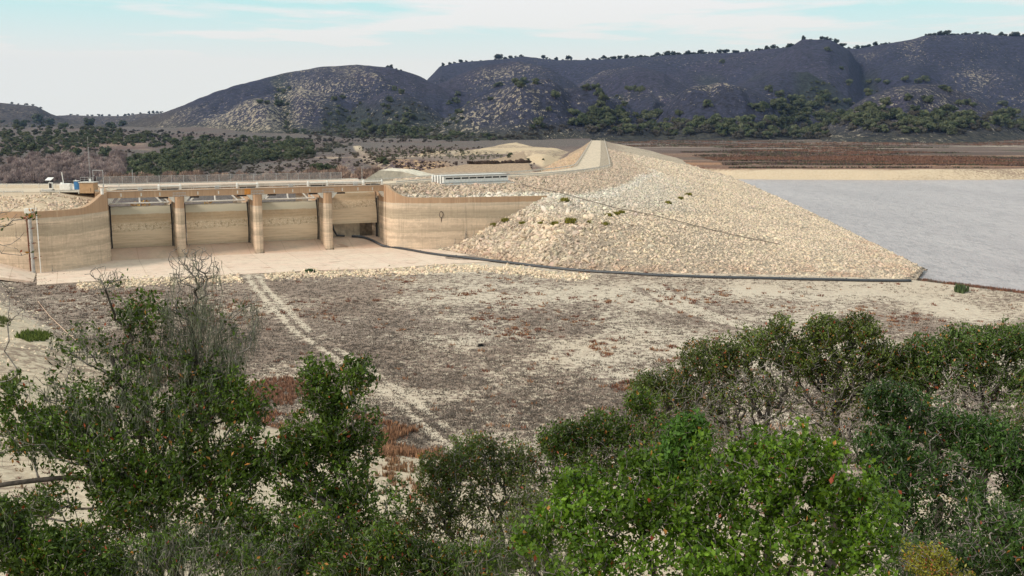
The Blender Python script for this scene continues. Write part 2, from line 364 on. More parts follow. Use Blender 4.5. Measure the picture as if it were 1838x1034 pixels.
def m_concrete(name, band=True, tint=(1, 1, 1), base=(.67, .52, .385)):
    b = NB(name); p = b.pos(); z = b.sepz(p)
    base = tuple(a * t for a, t in zip(base, tint))
    n1 = b.noise(b.mapv(p, (.10, .10, 1.1)), 1, 5, .6); n2 = b.noise(p, 1.3, 6, .7); n3 = b.noise(b.mapv(p, (2.2, 2.2, .12)), 1, 4)
    c = b.mix(b.rng(n1, .42, .64), base, tuple(a * .74 for a in base))
    lines = b.noise(b.mapv(p, (.03, .03, 1.1)), 1.7, 3, .9)
    c = b.mix(b.rng(lines, .60, .64, 0, .38), c, (.22, .18, .14))
    c = b.mix(b.rng(n2, .50, .72, 0, .45), c, tuple(min(1, a * 1.45) for a in base))
    sp = b.noise(p, 4.5, 3, .7)
    zq = b.math('ADD', z, b.math('MULTIPLY', b.noise(b.mapv(p, (.08, .08, .1)), 1, 4), 1.6))
    c = b.mix(b.math('MULTIPLY', b.rng(zq, 8.2, 8.35, 0, 1), b.rng(zq, 11.0, 10.2, 0, .55)), c, (.30, .25, .18))
    c = b.mix(b.math('MULTIPLY', b.rng(zq, 5.0, 5.1, 0, 1), b.rng(zq, 6.6, 5.6, 0, .4)), c, (.30, .25, .18))
    fz = b.math('MULTIPLY', b.rng(z, 6.0, 7.2, 0, 1), b.rng(z, 8.8, 7.6, 0, 1))
    c = b.mix(b.math('MULTIPLY', fz, b.rng(sp, .54, .62, 0, .55)), c, (.62, .52, .38))
    c = b.mix(b.rng(n3, .55, .75, 0, .35), c, (.19, .15, .11))
    c = b.mix(b.rng(b.math('ABSOLUTE', b.math('SUBTRACT', b.math('FRACT', b.math('DIVIDE', z, 1.83)), .5)), .022, .012, 0, .35), c, (.25, .2, .15))
    dr = b.noise(b.mapv(p, (1.1, 1.1, .05)), 1.6, 5, .75); c = b.mix(b.rng(dr, .60, .68, 0, .4), c, (.20, .165, .125))
    if band:
        zn = b.math('ADD', z, b.math('MULTIPLY', b.noise(b.mapv(p, (.5, .5, .1)), 1, 4), .35))
        pale = b.math('MULTIPLY', b.rng(zn, 10.2, 11.3), .40)
        c = b.mix(pale, c, (.44, .40, .33))
        br = b.mix(b.rng(n3, .50, .66), (.43, .285, .185), (.37, .24, .155))
        br = b.mix(b.rng(b.noise(b.mapv(p, (1.6, 1.6, .05)), 1.4, 3), .60, .68, 0, .5), br, (.62, .47, .33))
        br = b.mix(b.rng(n2, .45, .7, 0, .3), br, (.5, .31, .17))
        c = b.mix(b.rng(zn, 11.35, 11.5), c, br)
    b.bump(b.noise(p, 3, 6), .35, .05)
    return b.fin(c, .92, .15)

M = {}
M['concrete'] = m_concrete('weathered_concrete')
M['gate'] = m_concrete('gate_skin_steel', True, base=(.42, .32, .20))
def m_gate():
    b = NB('gate_plate'); p = b.pos(); tcn = b.n('ShaderNodeTexCoord').outputs['Object']; z = b.sepz(tcn)
    n1 = b.noise(b.mapv(tcn, (.10, .10, 2.0)), 1, 5, .6); n2 = b.noise(tcn, 1.6, 6, .7); sp = b.noise(tcn, 4.2, 3, .7)
    zz = b.math('ADD', z, b.math('MULTIPLY', b.noise(b.mapv(tcn, (.4, .4, .1)), 1, 4), .5))
    c = b.mix(b.rng(zz, .3, 1.6), (.50, .42, .31), (.70, .555, .40))
    c = b.mix(b.rng(zz, 3.6, 5.2), c, (.65, .505, .35)); c = b.mix(b.rng(zz, 6.0, 6.4), c, (.54, .40, .26)); c = b.mix(b.rng(n1, .44, .60, 0, .45), c, (.34, .26, .17))
    c = b.mix(b.rng(n2, .48, .7, 0, .4), c, (.66, .55, .41))
    fz = b.math('MULTIPLY', b.rng(zz, 3.9, 4.5), b.rng(zz, 6.2, 5.6))
    c = b.mix(b.math('MULTIPLY', fz, b.rng(sp, .53, .58, 0, .75)), c, (.80, .70, .55))
    c = b.mix(b.math('MULTIPLY', fz, b.rng(n2, .46, .38, 0, .7)), c, (.25, .18, .11))
    c = b.mix(b.rng(zz, 7.85, 8.0, 0, .85), c, (.62, .585, .47))
    c = b.mix(b.rng(zz, 9.55, 9.6, 0, .8), c, (.25, .23, .19))
    b.bump(b.noise(tcn, 5, 4), .3, .03)
    return b.fin(c, .85, .2)
M['gate'] = m_gate()
def m_slab(name, base, dark, pink):
    b = NB(name); p = b.pos(); n = b.noise(b.mapv(p, (1, 1, .3)), .18, 6, .6); n2 = b.noise(p, 1.5, 6, .7)
    c = b.mix(b.rng(n, .40, .62), base, pink); c = b.mix(b.rng(n2, .5, .75, 0, .5), c, dark)
    # joints
    x = b.n('ShaderNodeVectorRotate', rotation_type='Z_AXIS'); b.l(p, x.inputs[0]); x.inputs['Angle'].default_value = -math.atan2(U[1], U[0])
    xx = b.sepz(x.outputs[0], 0); yy = b.sepz(x.outputs[0], 1)
    for ax, st in ((xx, 8.3), (yy, 9.)):
        fr = b.math('ABSOLUTE', b.math('SUBTRACT', b.math('FRACT', b.math('DIVIDE', ax, st)), .5))
        c = b.mix(b.rng(fr, .010, .005, 0, .45), c, (.30, .2, .13))
    st = b.noise(b.mapv(p, (.22, .5, 1)), .5, 3)
    c = b.mix(b.rng(st, .66, .69, 0, .7), c, (.32, .18, .12)); c = b.mix(b.rng(b.noise(p, .45, 6, .75), .50, .66, 0, .55), c, (.42, .33, .25))
    b.bump(b.noise(p, 4, 5), .2, .03); return b.fin(c, .9, .2)
M['apron'] = m_slab('pale_slab', (.68, .55, .44), (.52, .41, .32), (.66, .50, .40))
M['sill'] = m_slab('pink_slab', (.58, .42, .31), (.45, .32, .23), (.54, .37, .28))
def m_ground():
    b = NB('dry_ground'); p = b.pos(); col = b.attr('col'); veg = b.attr('veg', 'Fac'); rk = b.attr('rock', 'Fac')
    n1 = b.noise(p, .9, 6, .65); n2 = b.noise(p, 3.2, 5, .7); n0 = b.noise(p, .12, 4, .5)
    c = b.mix(b.rng(n2, .35, .68, 0, .55), col, (.25, .2, .15), 'MULTIPLY')
    c = b.mix(b.rng(n1, .45, .65, 0, .28), c, (.70, .62, .48))
    t = b.math('SUBTRACT', b.math('ADD', b.math('MULTIPLY', n1, .62), b.math('MULTIPLY', n2, .38)), b.math('MULTIPLY', b.math('SUBTRACT', veg, .5), .34))
    dk = b.mix(b.rng(n0, .4, .6), (.205, .170, .145), (.225, .180, .145)); dk = b.mix(.75, dk, b.mix(1.0, col, (.42, .36, .36), 'MULTIPLY'))
    c = b.mix(b.rng(t, .525, .47, 0, .92), c, dk)
    # broken rock face of far cuts
    r1 = b.noise(b.mapv(p, (1, .45, 1)), .30, 6, .8)
    c = b.mix(b.math('MULTIPLY', rk, b.rng(r1, .52, .49)), c, (.075, .05, .06))
    h = b.math('ADD', b.math('MULTIPLY', n2, .6), b.math('MULTIPLY', n1, .6)); b.bump(h, .6, .16)
    return b.fin(c, .95, .1)
M['ground'] = m_ground()
def m_hill():
    b = NB('scrub_hill'); p = b.pos(); col = b.attr('col'); w = b.attr('pale', 'Fac')
    n1 = b.noise(p, .055, 7, .75); n2 = b.noise(b.mapv(p, (1, .5, 1)), .16, 5, .75); v = b.noise(b.mapv(p, (1, .45, 1.0)), .13, 4, .9)
    n1 = b.noise(p, .09, 6, .8)
    c = b.mix(b.rng(n1, .42, .60), col, (.020, .022, .028))
    c = b.mix(b.rng(n2, .56, .64, 0, .4), c, (.085, .07, .07))
    t = b.math('ADD', v, b.math('MULTIPLY', b.math('MINIMUM', b.math('MAXIMUM', w, -.5), 1.0), .12))
    c = b.mix(b.rng(t, .632, .655, 0, .9), c, (.40, .34, .26))
    b.bump(n2, 1.0, 7.0); return b.fin(c, .95, .1)
M['hill'] = m_hill()
def m_rock():
    b = NB('riprap_stone'); p = b.pos(); col = b.attr('col'); n1 = b.noise(p, 1.1, 6, .7); n2 = b.noise(p, 6, 4, .7); z = b.sepz(p)
    c = b.mix(b.rng(n1, .4, .7, 0, .35), col, (.62, .52, .40)); c = b.mix(b.rng(n2, .5, .8, 0, .4), c, (.25, .2, .16))
    b.bump(n2, .5, .06); return b.fin(c, .93, .12)
M['rock'] = m_rock()
def m_dam():
    b = NB('embankment_stone'); p = b.pos(); col = b.attr('col')
    v = b.vor(p, 1.25); v2 = b.vor(p, 3.0); n = b.noise(p, .8, 6, .75)
    c = b.mix(b.rng(v, .48, .68, 0, .6), col, (.14, .11, .09)); c = b.mix(b.rng(n, .45, .7, 0, .4), c, (.66, .56, .43))
    c = b.mix(b.rng(v2, .45, .7, 0, .4), c, (.16, .12, .09))
    b.bump(b.math('MULTIPLY', v, -1.), .9, .5); return b.fin(c, .95, .1)
M['dam'] = m_dam()
def m_road():
    b = NB('crest_road'); p = b.pos(); n = b.noise(b.mapv(p, (3, .15, 1)), .5, 5); n2 = b.noise(p, 2, 5)
    c = b.mix(b.rng(n, .4, .6), (.60, .49, .37), (.50, .41, .31)); c = b.mix(b.rng(n2, .5, .7, 0, .3), c, (.3, .24, .18)); return b.fin(c, .9, .2)
M['road'] = m_road()
def m_water():
    b = NB('lake_water'); p = b.pos(); n = b.noise(b.mapv(p, (.55, .28, 1)), 1.0, 5, .6); n2 = b.noise(b.mapv(p, (1, .18, 1)), .035, 5, .6)
    h = b.math('ADD', n, b.math('MULTIPLY', b.noise(b.mapv(p, (.9, .5, 1)), 2.3, 3), .5)); b.bump(h, 1.0, 1.4)
    c = b.mix(b.rng(n2, .38, .62), (.395, .345, .35), (.46, .405, .405)); c = b.mix(b.rng(b.noise(b.mapv(p, (.30, .11, 1)), 1.2, 4, .8), .49, .43, 0, .42), c, (.22, .19, .20))  # wind streaks and dark ripple shading painted into the water colour
    return b.fin(c, .35, .4)
M['water'] = m_water()
def m_leaf(name):
    b = NB(name); col = b.attr('col')
    b.set(b.b.inputs['Base Color'], col); b.b.inputs['Roughness'].default_value = .42; b.b.inputs['Specular IOR Level'].default_value = .25
    tr = b.n('ShaderNodeBsdfTranslucent'); c2 = b.mix(1.0, col, (1.0, 1.0, .45), 'MULTIPLY'); b.l(c2, tr.inputs[0])
    ms = b.n('ShaderNodeMixShader'); ms.inputs[0].default_value = .28; b.l(b.b.outputs[0], ms.inputs[1]); b.l(tr.outputs[0], ms.inputs[2]); b.l(ms.outputs[0], b.out.inputs[0])
    return b.m
M['leaf'] = m_leaf('leaf')
def m_vcol(name, rough=.9, nscale=.9, amt=.4):
    b = NB(name); col = b.attr('col'); n = b.noise(b.pos(), nscale, 5, .7); c = b.mix(b.rng(n, .35, .7, amt, 0), col, (.25, .25, .25), 'MULTIPLY'); return b.fin(c, rough, .1)
M['crown'] = m_vcol('oak_foliage')
M['veg'] = m_vcol('dry_plants', .9, 6., .4)
def m_bark():
    b = NB('lichened_bark'); p = b.pos(); n = b.noise(p, 22, 6, .7); n2 = b.noise(p, 6, 4)
    c = b.mix(b.rng(n, .4, .62), (.13, .11, .10), (.32, .29, .26)); c = b.mix(b.rng(n2, .5, .7, 0, .5), c, (.045, .035, .03)); b.bump(n, .8, .01); return b.fin(c, .95, .1)
M['bark'] = m_bark()
M['dark_bark'] = simple('dark_bark', (.075, .062, .052), .95, .6, 14)
M['moss'] = m_vcol('lichen_strands', .95, 10, .3)
M['trunk'] = simple('far_trunk', (.09, .07, .06), .95, .3, .5)
M['white'] = simple('white_paint', (.80, .78, .74), .5, .18, 2)
M['galv'] = simple('galvanised_steel', (.46, .46, .46), .45, .3, 4, metal=.3)
M['rail'] = simple('rail_steel', (.62, .58, .52), .5, .25, 3)
M['guide'] = simple('weathered_steel', (.26, .215, .16), .8, .5, 1.2)
M['dark'] = simple('dark_steel', (.035, .03, .028), .7, .4, 4)
M['seal'] = simple('stained_seal', (.13, .10, .08), .8, .6, 1.6)
M['black'] = simple('black_hose', (.045, .048, .055), .45, .3, 3, spec=.5)
M['blue'] = simple('blue_paint', (.06, .20, .42), .5, .2, 2)
M['tanpaint'] = simple('tan_paint', (.46, .29, .16), .7, .2, 2)
M['rust'] = simple('rusty_pipe', (.20, .075, .045), .85, .5, 3)
M['greypipe'] = simple('grey_pipe', (.42, .40, .38), .7, .35, 2)
M['orange'] = simple('orange_stain', (.62, .26, .06), .8, .3, 3)
M['pale'] = simple('pale_panel', (.66, .63, .57), .8, .2, 1)
M['panelc'] = simple('bulkhead_panel', (.70, .62, .50), .9, .35, .8)
def m_mesh_fence():
    b = NB('chain_link'); tr = b.n('ShaderNodeBsdfTransparent'); ms = b.n('ShaderNodeMixShader'); ms.inputs[0].default_value = .2
    b.fin((.35, .36, .37), .5, .3, .4); b.l(tr.outputs[0], ms.inputs[1]); b.l(b.b.outputs[0], ms.inputs[2]); b.l(ms.outputs[0], b.out.inputs[0]); return b.m
M['chain'] = m_mesh_fence()

# ------------------------------------------------------------------ ground sheet
def rows_ground():
    return np.concatenate([np.geomspace(2.5, 74, 150)[:-1], np.arange(74, 262, .42), np.geomspace(262.4, 1500, 300), np.geomspace(1510, 9000, 70)])
Ys = rows_ground()
As = np.concatenate([np.linspace(-2.4, -.68, 60)[:-1], np.linspace(-.68, .68, 1000), np.linspace(.68, 2.4, 60)[1:]])
YY, AA = np.meshgrid(Ys, As, indexing='ij'); XX = AA * YY
ZZ = ground_z(XX, YY)
# colour
SANDC = np.array((.60, .515, .42)); col = np.empty(XX.shape + (3,)); col[:] = SANDC
def lay(mask, c):
    global col
    m = np.clip(mask, 0, 1)[..., None]; col = col * (1 - m) + np.array(c) * m
big = fbm(XX, YY, 40, 4, 101); med = fbm(XX, YY, 9, 4, 102)
lay(sstep(.45, .65, big) * .5, (.55, .44, .34))
veg = .54 + .2 * (big - .5) + .65 * (med - .5)
veg += .16 * (1 - sstep(-.20, -.05, AA)) * sstep(110, 140, YY)            # darker towards the left
veg -= .20 * sstep(.10, .40, AA) * sstep(150, 190, YY) + .04
# brown streak bands parallel with the dam foot
streak = fbm(XX * .35 + YY * .1, YY * 1.6, 26, 4, 103); veg += .6 * (streak - .5)
# dark band just before the rock edging of the apron
dtr = dist_poly(XX, YY, TRACK)
for off in (0.95,):
    tr = (1 - sstep(.30, .75, np.abs(dtr - off))) * sstep(.30, .46, fbm(XX, YY, 5, 3, 110)); veg -= .42 * tr; lay(tr * .45, (.66, .57, .46))
veg -= .10 * (1 - sstep(1.5, 3.5, dtr))
dtr2 = dist_poly(XX, YY, TRACK2); veg -= .45 * (1 - sstep(.5, 1.2, np.abs(dtr2 - 1.2))); veg += .3 * (1 - sstep(0, .8, np.abs(dtr2 - 2.9)))
dh = sdist(XX, YY, HILLSIDE)
near = sstep(0, 5, dh)
veg = veg * (1 - near) + near * (.30 + .9 * (med - .5) + .5 * (big - .5)); lay(near * .7, (.62, .50, .36))
# hillside on the far left bank, bare gravel
dlk = sdist(XX, YY, LAKE) + 16 * (fbm(XX, YY, 70, 4, 451) - .5) * sstep(480, 560, YY)
lay(sstep(-9, -3, dlk) * .6, (.55, .45, .34))
# far right shore terraces, banded by height of the old shorelines
far = (XX > np.interp(YY, [590, 1010, 3000], [100, 100, 200])) & (YY > 500)
ds = np.maximum(-dlk, 0) + (20 + 60 * sstep(40, 200, -dlk)) * (fbm(XX * .5, YY, 110, 4, 104) - .5)
fc = np.empty(XX.shape + (3,)); fc[:] = (.62, .49, .35)
def band(a, b_, soft, c, k=1.0):
    m = (sstep(a - soft, a + soft, ds) * (1 - sstep(b_ - soft, b_ + soft, ds)) * k)[..., None]; fc[:] = fc * (1 - m) + np.array(c) * m
st2 = fbm(XX * .12, YY, 40, 4, 105)
band(16, 46, 2, (.20, .085, .055)); band(40, 110, 9, (.46, .20, .09), .9); band(100, 190, 14, (.24, .12, .09), .9); band(180, 330, 16, (.38, .19, .11), .8); band(260, 520, 25, (.20, .13, .12), .9); band(500, 2400, 50, (.16, .115, .105))
m = (sstep(.44, .50, st2) * sstep(380, 480, ds))[..., None] * .9; fc[:] = fc * (1 - m) + np.array((.62, .53, .44)) * m
m = (sstep(.56, .62, fbm(XX * .15, YY, 30, 4, 115)) * sstep(30, 60, ds))[..., None] * .7; fc[:] = fc * (1 - m) + np.array((.12, .075, .065)) * m
m = (sstep(.60, .64, fbm(XX * .2, YY, 60, 4, 106)) * sstep(90, 200, ds))[..., None] * .8; fc[:] = fc * (1 - m) + np.array((.10, .10, .055)) * m
col = np.where(far[..., None], fc * np.where(ds > 16, .78, 1.0)[..., None], col)
veg = np.where(far, .28 + .35 * sstep(20, 60, ds) + 1.2 * (fbm(XX * .3, YY, 30, 3, 107) - .5), veg)
# downstream country
damx = np.interp(YY, [c[1] for c in CREST], [c[0] for c in CREST])
down = (YY > 262) & (XX < np.where(YY < 983, damx, np.interp(YY, [983, 1500, 3000], [90, 115, 200])))
dc = np.empty(XX.shape + (3,)); dc[:] = (.225, .165, .14); lw = (1 - sstep(-.15, -.09, AA)) * sstep(320, 400, YY); lw2 = sstep(850, 1050, YY); lw = np.maximum(lw, lw2 * .9)[..., None]; dc[:] = dc * (1 - lw) + np.array((.075, .062, .068)) * lw
n5 = fbm(XX, YY, 80, 4, 108); m = sstep(.48, .6, n5)[..., None] * .8; dc = dc * (1 - m) + np.array((.33, .25, .20)) * m * (1 - .6 * lw) + dc * m * .6 * lw
m = sstep(-2, 3, sdist(XX, YY, SAND))[..., None]; dc = dc * (1 - m) + np.array((.60, .46, .31)) * m
def world_poly(pp, z): return [hit(x, y, 300, 3000, 900)[:2] for x, y in pp]
CUT = world_poly([(640, 291), (700, 286), (800, 290), (930, 294), (985, 296), (960, 312), (880, 316), (760, 316), (690, 312)], 3)
CUT2 = world_poly([(850, 300), (905, 295), (960, 300), (935, 314), (860, 316)], 3)
mc = sstep(-3, 6, sdist(XX, YY, CUT)); m = mc[..., None]; dc = dc * (1 - m) + np.array((.62, .40, .22)) * m
mc2 = sstep(-3, 8, sdist(XX, YY, CUT2)); m = mc2[..., None]; dc = dc * (1 - m) + np.array((.60, .26, .09)) * m
FIELD = world_poly([(80, 262), (180, 252), (270, 256), (275, 272), (200, 268), (120, 270)], 2)
m = sstep(-5, 15, sdist(XX, YY, FIELD))[..., None]; dc = dc * (1 - m) + np.array((.25, .165, .13)) * m
BANK2 = world_poly([(470, 300), (520, 290), (640, 286), (660, 300), (600, 318), (430, 326)], 0)
mb2 = sstep(-3, 10, sdist(XX, YY, BANK2)); m = (mb2 * .3)[..., None]; dc = dc * (1 - m) + np.array((.42, .33, .24)) * m
ROADP = [hit(x, y, 300, 3000, 900)[:2] for x, y in [(640, 262), (655, 278), (665, 290), (700, 300), (760, 312)]]
ROADQ = [hit(x, y, 300, 3000, 900)[:2] for x, y in [(560, 283), (700, 284), (800, 280), (900, 268)]]
m = (1 - sstep(3, 5, dist_poly(XX, YY, ROADP)))[..., None]; dc = dc * (1 - m) + np.array((.52, .42, .31)) * m
m = (1 - sstep(3, 6, dist_poly(XX, YY, ROADQ)))[..., None]; dc = dc * (1 - m) + np.array((.48, .38, .29)) * m
rock = np.where(down, np.clip(mc * .9 - .5 * mc2 + .8 * mb2 + .5 * (n5 > .5), 0, 1), 0)
dp = sdist(XX, YY, PLATEAU); plat = (XX < -90) & (dp > 0)
dc = np.where((dp > -6)[..., None] & (XX < -85)[..., None], np.array((.56, .44, .32)), dc)
col = np.where((down | plat)[..., None], np.where(plat[..., None], np.array((.60, .47, .34)), dc), col)
veg = np.where(down, .48 + .9 * (n5 - .5) - .5 * sstep(-2, 3, sdist(XX, YY, SAND)), veg); veg = np.where(plat, .15, veg)
nr, nc = XX.shape
idx = np.arange(nr * nc).reshape(nr, nc)
quads = np.stack([idx[:-1, :-1], idx[:-1, 1:], idx[1:, 1:], idx[1:, :-1]], -1).reshape(-1, 4)
V = np.stack([XX, YY, ZZ], -1).reshape(-1, 3)
# the part of the sheet behind the camera
vb = len(V); back = []
ap = [(-2.4 * 2.5, 2.5), (-9000, -40), (-9000, -9000), (9000, -9000), (9000, -40), (2.4 * 2.5, 2.5)]
g = np_mesh('ground', V, quads, M['ground'], col={'col': col.reshape(-1, 3), 'veg': veg.ravel(), 'rock': rock.ravel()}, smooth=True)
tag(g, kind='structure')
xs = np.linspace(-400, 400, 60); ys = np.linspace(-250, 6, 40); gx, gy = np.meshgrid(xs, ys, indexing='ij'); gz = ground_z(gx, gy) - .25
ib = np.arange(gx.size).reshape(gx.shape); qb = np.stack([ib[:-1, :-1], ib[1:, :-1], ib[1:, 1:], ib[:-1, 1:]], -1).reshape(-1, 4)
cb = np.tile(np.array((.62, .50, .36)), (gx.size, 1))
tag(np_mesh('ground_behind', np.stack([gx, gy, gz], -1).reshape(-1, 3), qb, M['ground'], col={'col': cb, 'veg': np.full(gx.size, .35), 'rock': np.zeros(gx.size)}, smooth=True), kind='structure')

# ------------------------------------------------------------------ hills
Yh = np.concatenate([np.linspace(1080, 3400, 300), np.linspace(3410, 6200, 90)]); Ah = np.linspace(-.95, .95, 1150)
YH, AH = np.meshgrid(Yh, Ah, indexing='ij'); XH = AH * YH; ZH = hills_z(XH, YH)
gzh = ground_z(XH, YH)
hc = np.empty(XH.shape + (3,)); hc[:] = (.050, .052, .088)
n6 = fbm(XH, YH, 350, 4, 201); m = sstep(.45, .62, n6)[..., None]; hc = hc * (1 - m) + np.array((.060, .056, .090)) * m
# draws and feet of the slopes carry greener brush
_, b1h = draws(XH, YH); m = ((1 - sstep(.02, .12, b1h)) * (1 - sstep(130, 210, ZH)) * .8)[..., None]; hc = hc * (1 - m) + np.array((.045, .058, .045)) * m
low = 1 - sstep(6, 34, ZH - gzh * .5 + 14 * (fbm(XH, YH, 120, 3, 202) - .5)); m = (low * .8)[..., None]; hc = hc * (1 - m) + np.array((.085, .08, .05)) * m
lefth = (1 - sstep(-.36, -.30, AH))[..., None]; hc = hc * (1 - lefth * .8) + np.array((.13, .105, .085)) * lefth * .8
pale = 1.8 * (fbm(XH, YH, 260, 4, 203) - .56) + .12
def patch(px, py, rx, ry, k, Yc):
    global pale
    q = PY(px, py, Yc); ax = q[0] / q[1]; w_ = rx / F
    pale = pale + k * np.exp(-((AH - ax) / w_) ** 2 - ((ZH - q[2]) / (ry * Yc / F)) ** 2)
for q in [(560, 165, 75, 28, 1.25, 2500), (430, 215, 110, 26, .95, 2150), (640, 135, 40, 20, .9, 2600), (330, 245, 60, 14, .8, 1900), (1280, 160, 55, 18, .8, 1850), (1740, 150, 50, 34, .7, 2900),
          (1640, 90, 25, 30, .6, 2900), (1560, 90, 25, 12, .5, 2900), (900, 135, 90, 20, .2, 2650)]: patch(*q)
hm = ZH > gzh - 6
ih = np.arange(XH.size).reshape(XH.shape); qh = np.stack([ih[:-1, :-1], ih[:-1, 1:], ih[1:, 1:], ih[1:, :-1]], -1).reshape(-1, 4)
keep = hm.ravel()[qh].any(1)
tag(np_mesh('hills', np.stack([XH, YH, ZH], -1).reshape(-1, 3), qh[keep], M['hill'], col={'col': hc.reshape(-1, 3), 'pale': pale.ravel()}, smooth=True), kind='structure')

# ------------------------------------------------------------------ lake
wl = MB(); wl.add([(x, y, -1.5) for x, y in [(60, 203), (84, 196), (92, 178), (140, 160), (320, 130), (900, 30), (4000, 0), (4000, 900), (1400, 720), (600, 700), (300, 640), (100, 640), (40, 560)]], [tuple(range(13))])
tag(wl.build('lake_water', M['water']), kind='structure')

# ------------------------------------------------------------------ embankment dam
Yd = np.concatenate([np.arange(192, 380, .5), np.geomspace(380.5, 1030, 260)]); Ad = np.linspace(-.20, .46, 620)
YD, AD = np.meshgrid(Yd, Ad, indexing='ij'); XD = AD * YD; ZD = dam_z(XD, YD)
def stone_col(x, y, z):
    s = np.shape(x); c = np.empty(s + (3,)); c[:] = (.62, .50, .375)
    zz = z + 2.6 * (fbm(x, y, 26, 3, 301) - .5)
    def mixc(c, m, k): m = np.clip(m, 0, 1)[..., None]; return c * (1 - m) + np.array(k) * m
    c = mixc(c, sstep(.5, .62, fbm(x, y, 8, 3, 302)) * .5, (.50, .40, .31)); c = mixc(c, sstep(.56, .66, fbm(x, y, 15, 4, 305)) * .45, (.36, .29, .23))
    c = mixc(c, sstep(7.5, 10.5, zz) * (1 - sstep(80, 110, x)) * (1 - sstep(300, 420, y)) * .8, (.53, .475, .40))
    c = mixc(c, sstep(11.6, 12.0, zz) * (1 - sstep(12.3, 12.8, zz)) * (y < 420) * .55, (.68, .63, .55))
    c = mixc(c, sstep(12.4, 13.1, zz) * .95, (.47, .36, .275))
    c = mixc(c, (1 - sstep(.2, 2.2, z)) * (y < 260) * .6 * sstep(.4, .6, fbm(x, y, 6, 3, 303)), (.44, .28, .20))
    dx = np.interp(y, [q[1] for q in CREST], [q[0] for q in CREST])
    c = mixc(c, ((x < dx - 5) & (y > 330)) * 1.0, (.46, .32, .21))
    return c
cd = stone_col(XD, YD, ZD); cd = cd * (1 - .32 * (1 - sstep(40, 90, XD)) * (1 - sstep(270, 330, YD)))[..., None]  # surface darkened under the boulders, painting in the shade of their gaps
dtop = dist_poly(XD, YD, CREST); m = (dtop < 6.4)[..., None]; cd = np.where(m, np.array((.47, .39, .30)), cd)
gd = ground_z(XD, YD); idd = np.arange(XD.size).reshape(XD.shape); qd = np.stack([idd[:-1, :-1], idd[:-1, 1:], idd[1:, 1:], idd[1:, :-1]], -1).reshape(-1, 4)
okd = (sdist(XD, YD, DAM) > -2) & (ZD > gd - 1.2); keep = okd.ravel()[qd].all(1)
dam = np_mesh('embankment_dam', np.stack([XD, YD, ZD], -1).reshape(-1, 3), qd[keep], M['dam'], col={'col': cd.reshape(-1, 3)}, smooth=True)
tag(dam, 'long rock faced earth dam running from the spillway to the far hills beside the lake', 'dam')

def offset_line(pts, off):
    pts = [np.array(p[:2], float) for p in pts]; out = []
    for i, p in enumerate(pts):
        t = pts[min(i + 1, len(pts) - 1)] - pts[max(i - 1, 0)]; t /= np.linalg.norm(t); out.append(p + np.array([t[1], -t[0]]) * off)
    return out
def resample(pts, step):
    pts = [np.array(p, float) for p in pts]; out = [pts[0]]; carry = 0
    seg = np.cumsum([0] + [np.linalg.norm(b - a) for a, b in zip(pts[:-1], pts[1:])]); n = max(2, int(seg[-1] / step) + 1)
    s = np.linspace(0, seg[-1], n); A = np.array(pts); return np.stack([np.interp(s, seg, A[:, k]) for k in range(A.shape[1])], 1)
def smooth_line(pts, it=2):
    pts = np.array(pts, float)
    for _ in range(it):
        q = [pts[0]]
        for a, b in zip(pts[:-1], pts[1:]): q += [a * .75 + b * .25, a * .25 + b * .75]
        q.append(pts[-1]); pts = np.array(q)
    return pts
CR = smooth_line(CREST, 2)
le = offset_line(CR, -5.6); re_ = offset_line(CR, 2.6); rd = MB(); n = len(CR)
rd.add([(p[0], p[1], ZT + .06) for p in le] + [(p[0], p[1], ZT + .06) for p in re_], [(i, i + n, i + n + 1, i + 1) for i in range(n - 1)])
tag(rd.build('road', M['road']), kind='structure')
r2 = MB(); r2.add([(-400, 244, 15.06), (-400, 226, 15.06), (-93, 226, 15.06), (-93, 240, 15.06)], [(0, 1, 2, 3)]); tag(r2.build('road', M['road']), kind='structure')

def guard_rail(name, line, z, label, step=8, r_beam=.16, h=.72):
    line = resample([(*p[:2],) for p in line], step); c0 = line[0]; o = empty(name, (float(c0[0]), float(c0[1]), z), label, 'guard rail')
    b = MB()
    n = len(line)
    for i in range(n - 1):
        a, c = line[i], line[i + 1]; t = (c - a); Ln = np.linalg.norm(t); t /= Ln; mid = (a + c) / 2
        b.box((mid[0], mid[1], z + h + .09), (Ln + .02, .07, .13), (t[0], t[1], 0)); b.box((mid[0], mid[1], z + h - .09), (Ln + .02, .07, .13), (t[0], t[1], 0)); b.box((mid[0], mid[1], z + h), (Ln + .02, .03, .1), (t[0], t[1], 0))
    b.build('rail', M['rail'], o)
    pm = MB(); pm.box((0, 0, h / 2 + .05), (.16, .16, h + .3)); pm.box((0, 0, h * .9), (.22, .22, .14)); first = None
    for i in range(min(n, 99)):
        if first is None:
            first = pm.build('post', M['rail'], None); first.parent = o; first.location = (0, 0, 0)
        else:
            c = first.copy(); S.collection.objects.link(c); c.parent = o; c.location = (line[i][0] - c0[0], line[i][1] - c0[1], 0)
    return o
guard_rail('guard_rail', offset_line(CR, -6.2), ZT, 'long steel guard rail along the downstream edge of the dam crest road')
guard_rail('guard_rail', offset_line(CR, 6.2), ZT, 'long steel guard rail along the lake edge of the dam crest road')
guard_rail('guard_rail', [(-160, 246), (-112, 244.8), (-96, 244)], 15, 'pale steel guard rail beyond the equipment boxes left of the spillway', 4)
guard_rail('guard_rail', [(-104.5, 221), (-98, 222), (-92.5, 223)], 15, 'short pale guard rail above the left rock bank before the tan hut', 4, h=.6)
guard_rail('guard_rail', [(-150, 219), (-108, 220.3)], 15, 'pale guard rail along the far left rock bank behind the bare twigs', 4, h=.6)

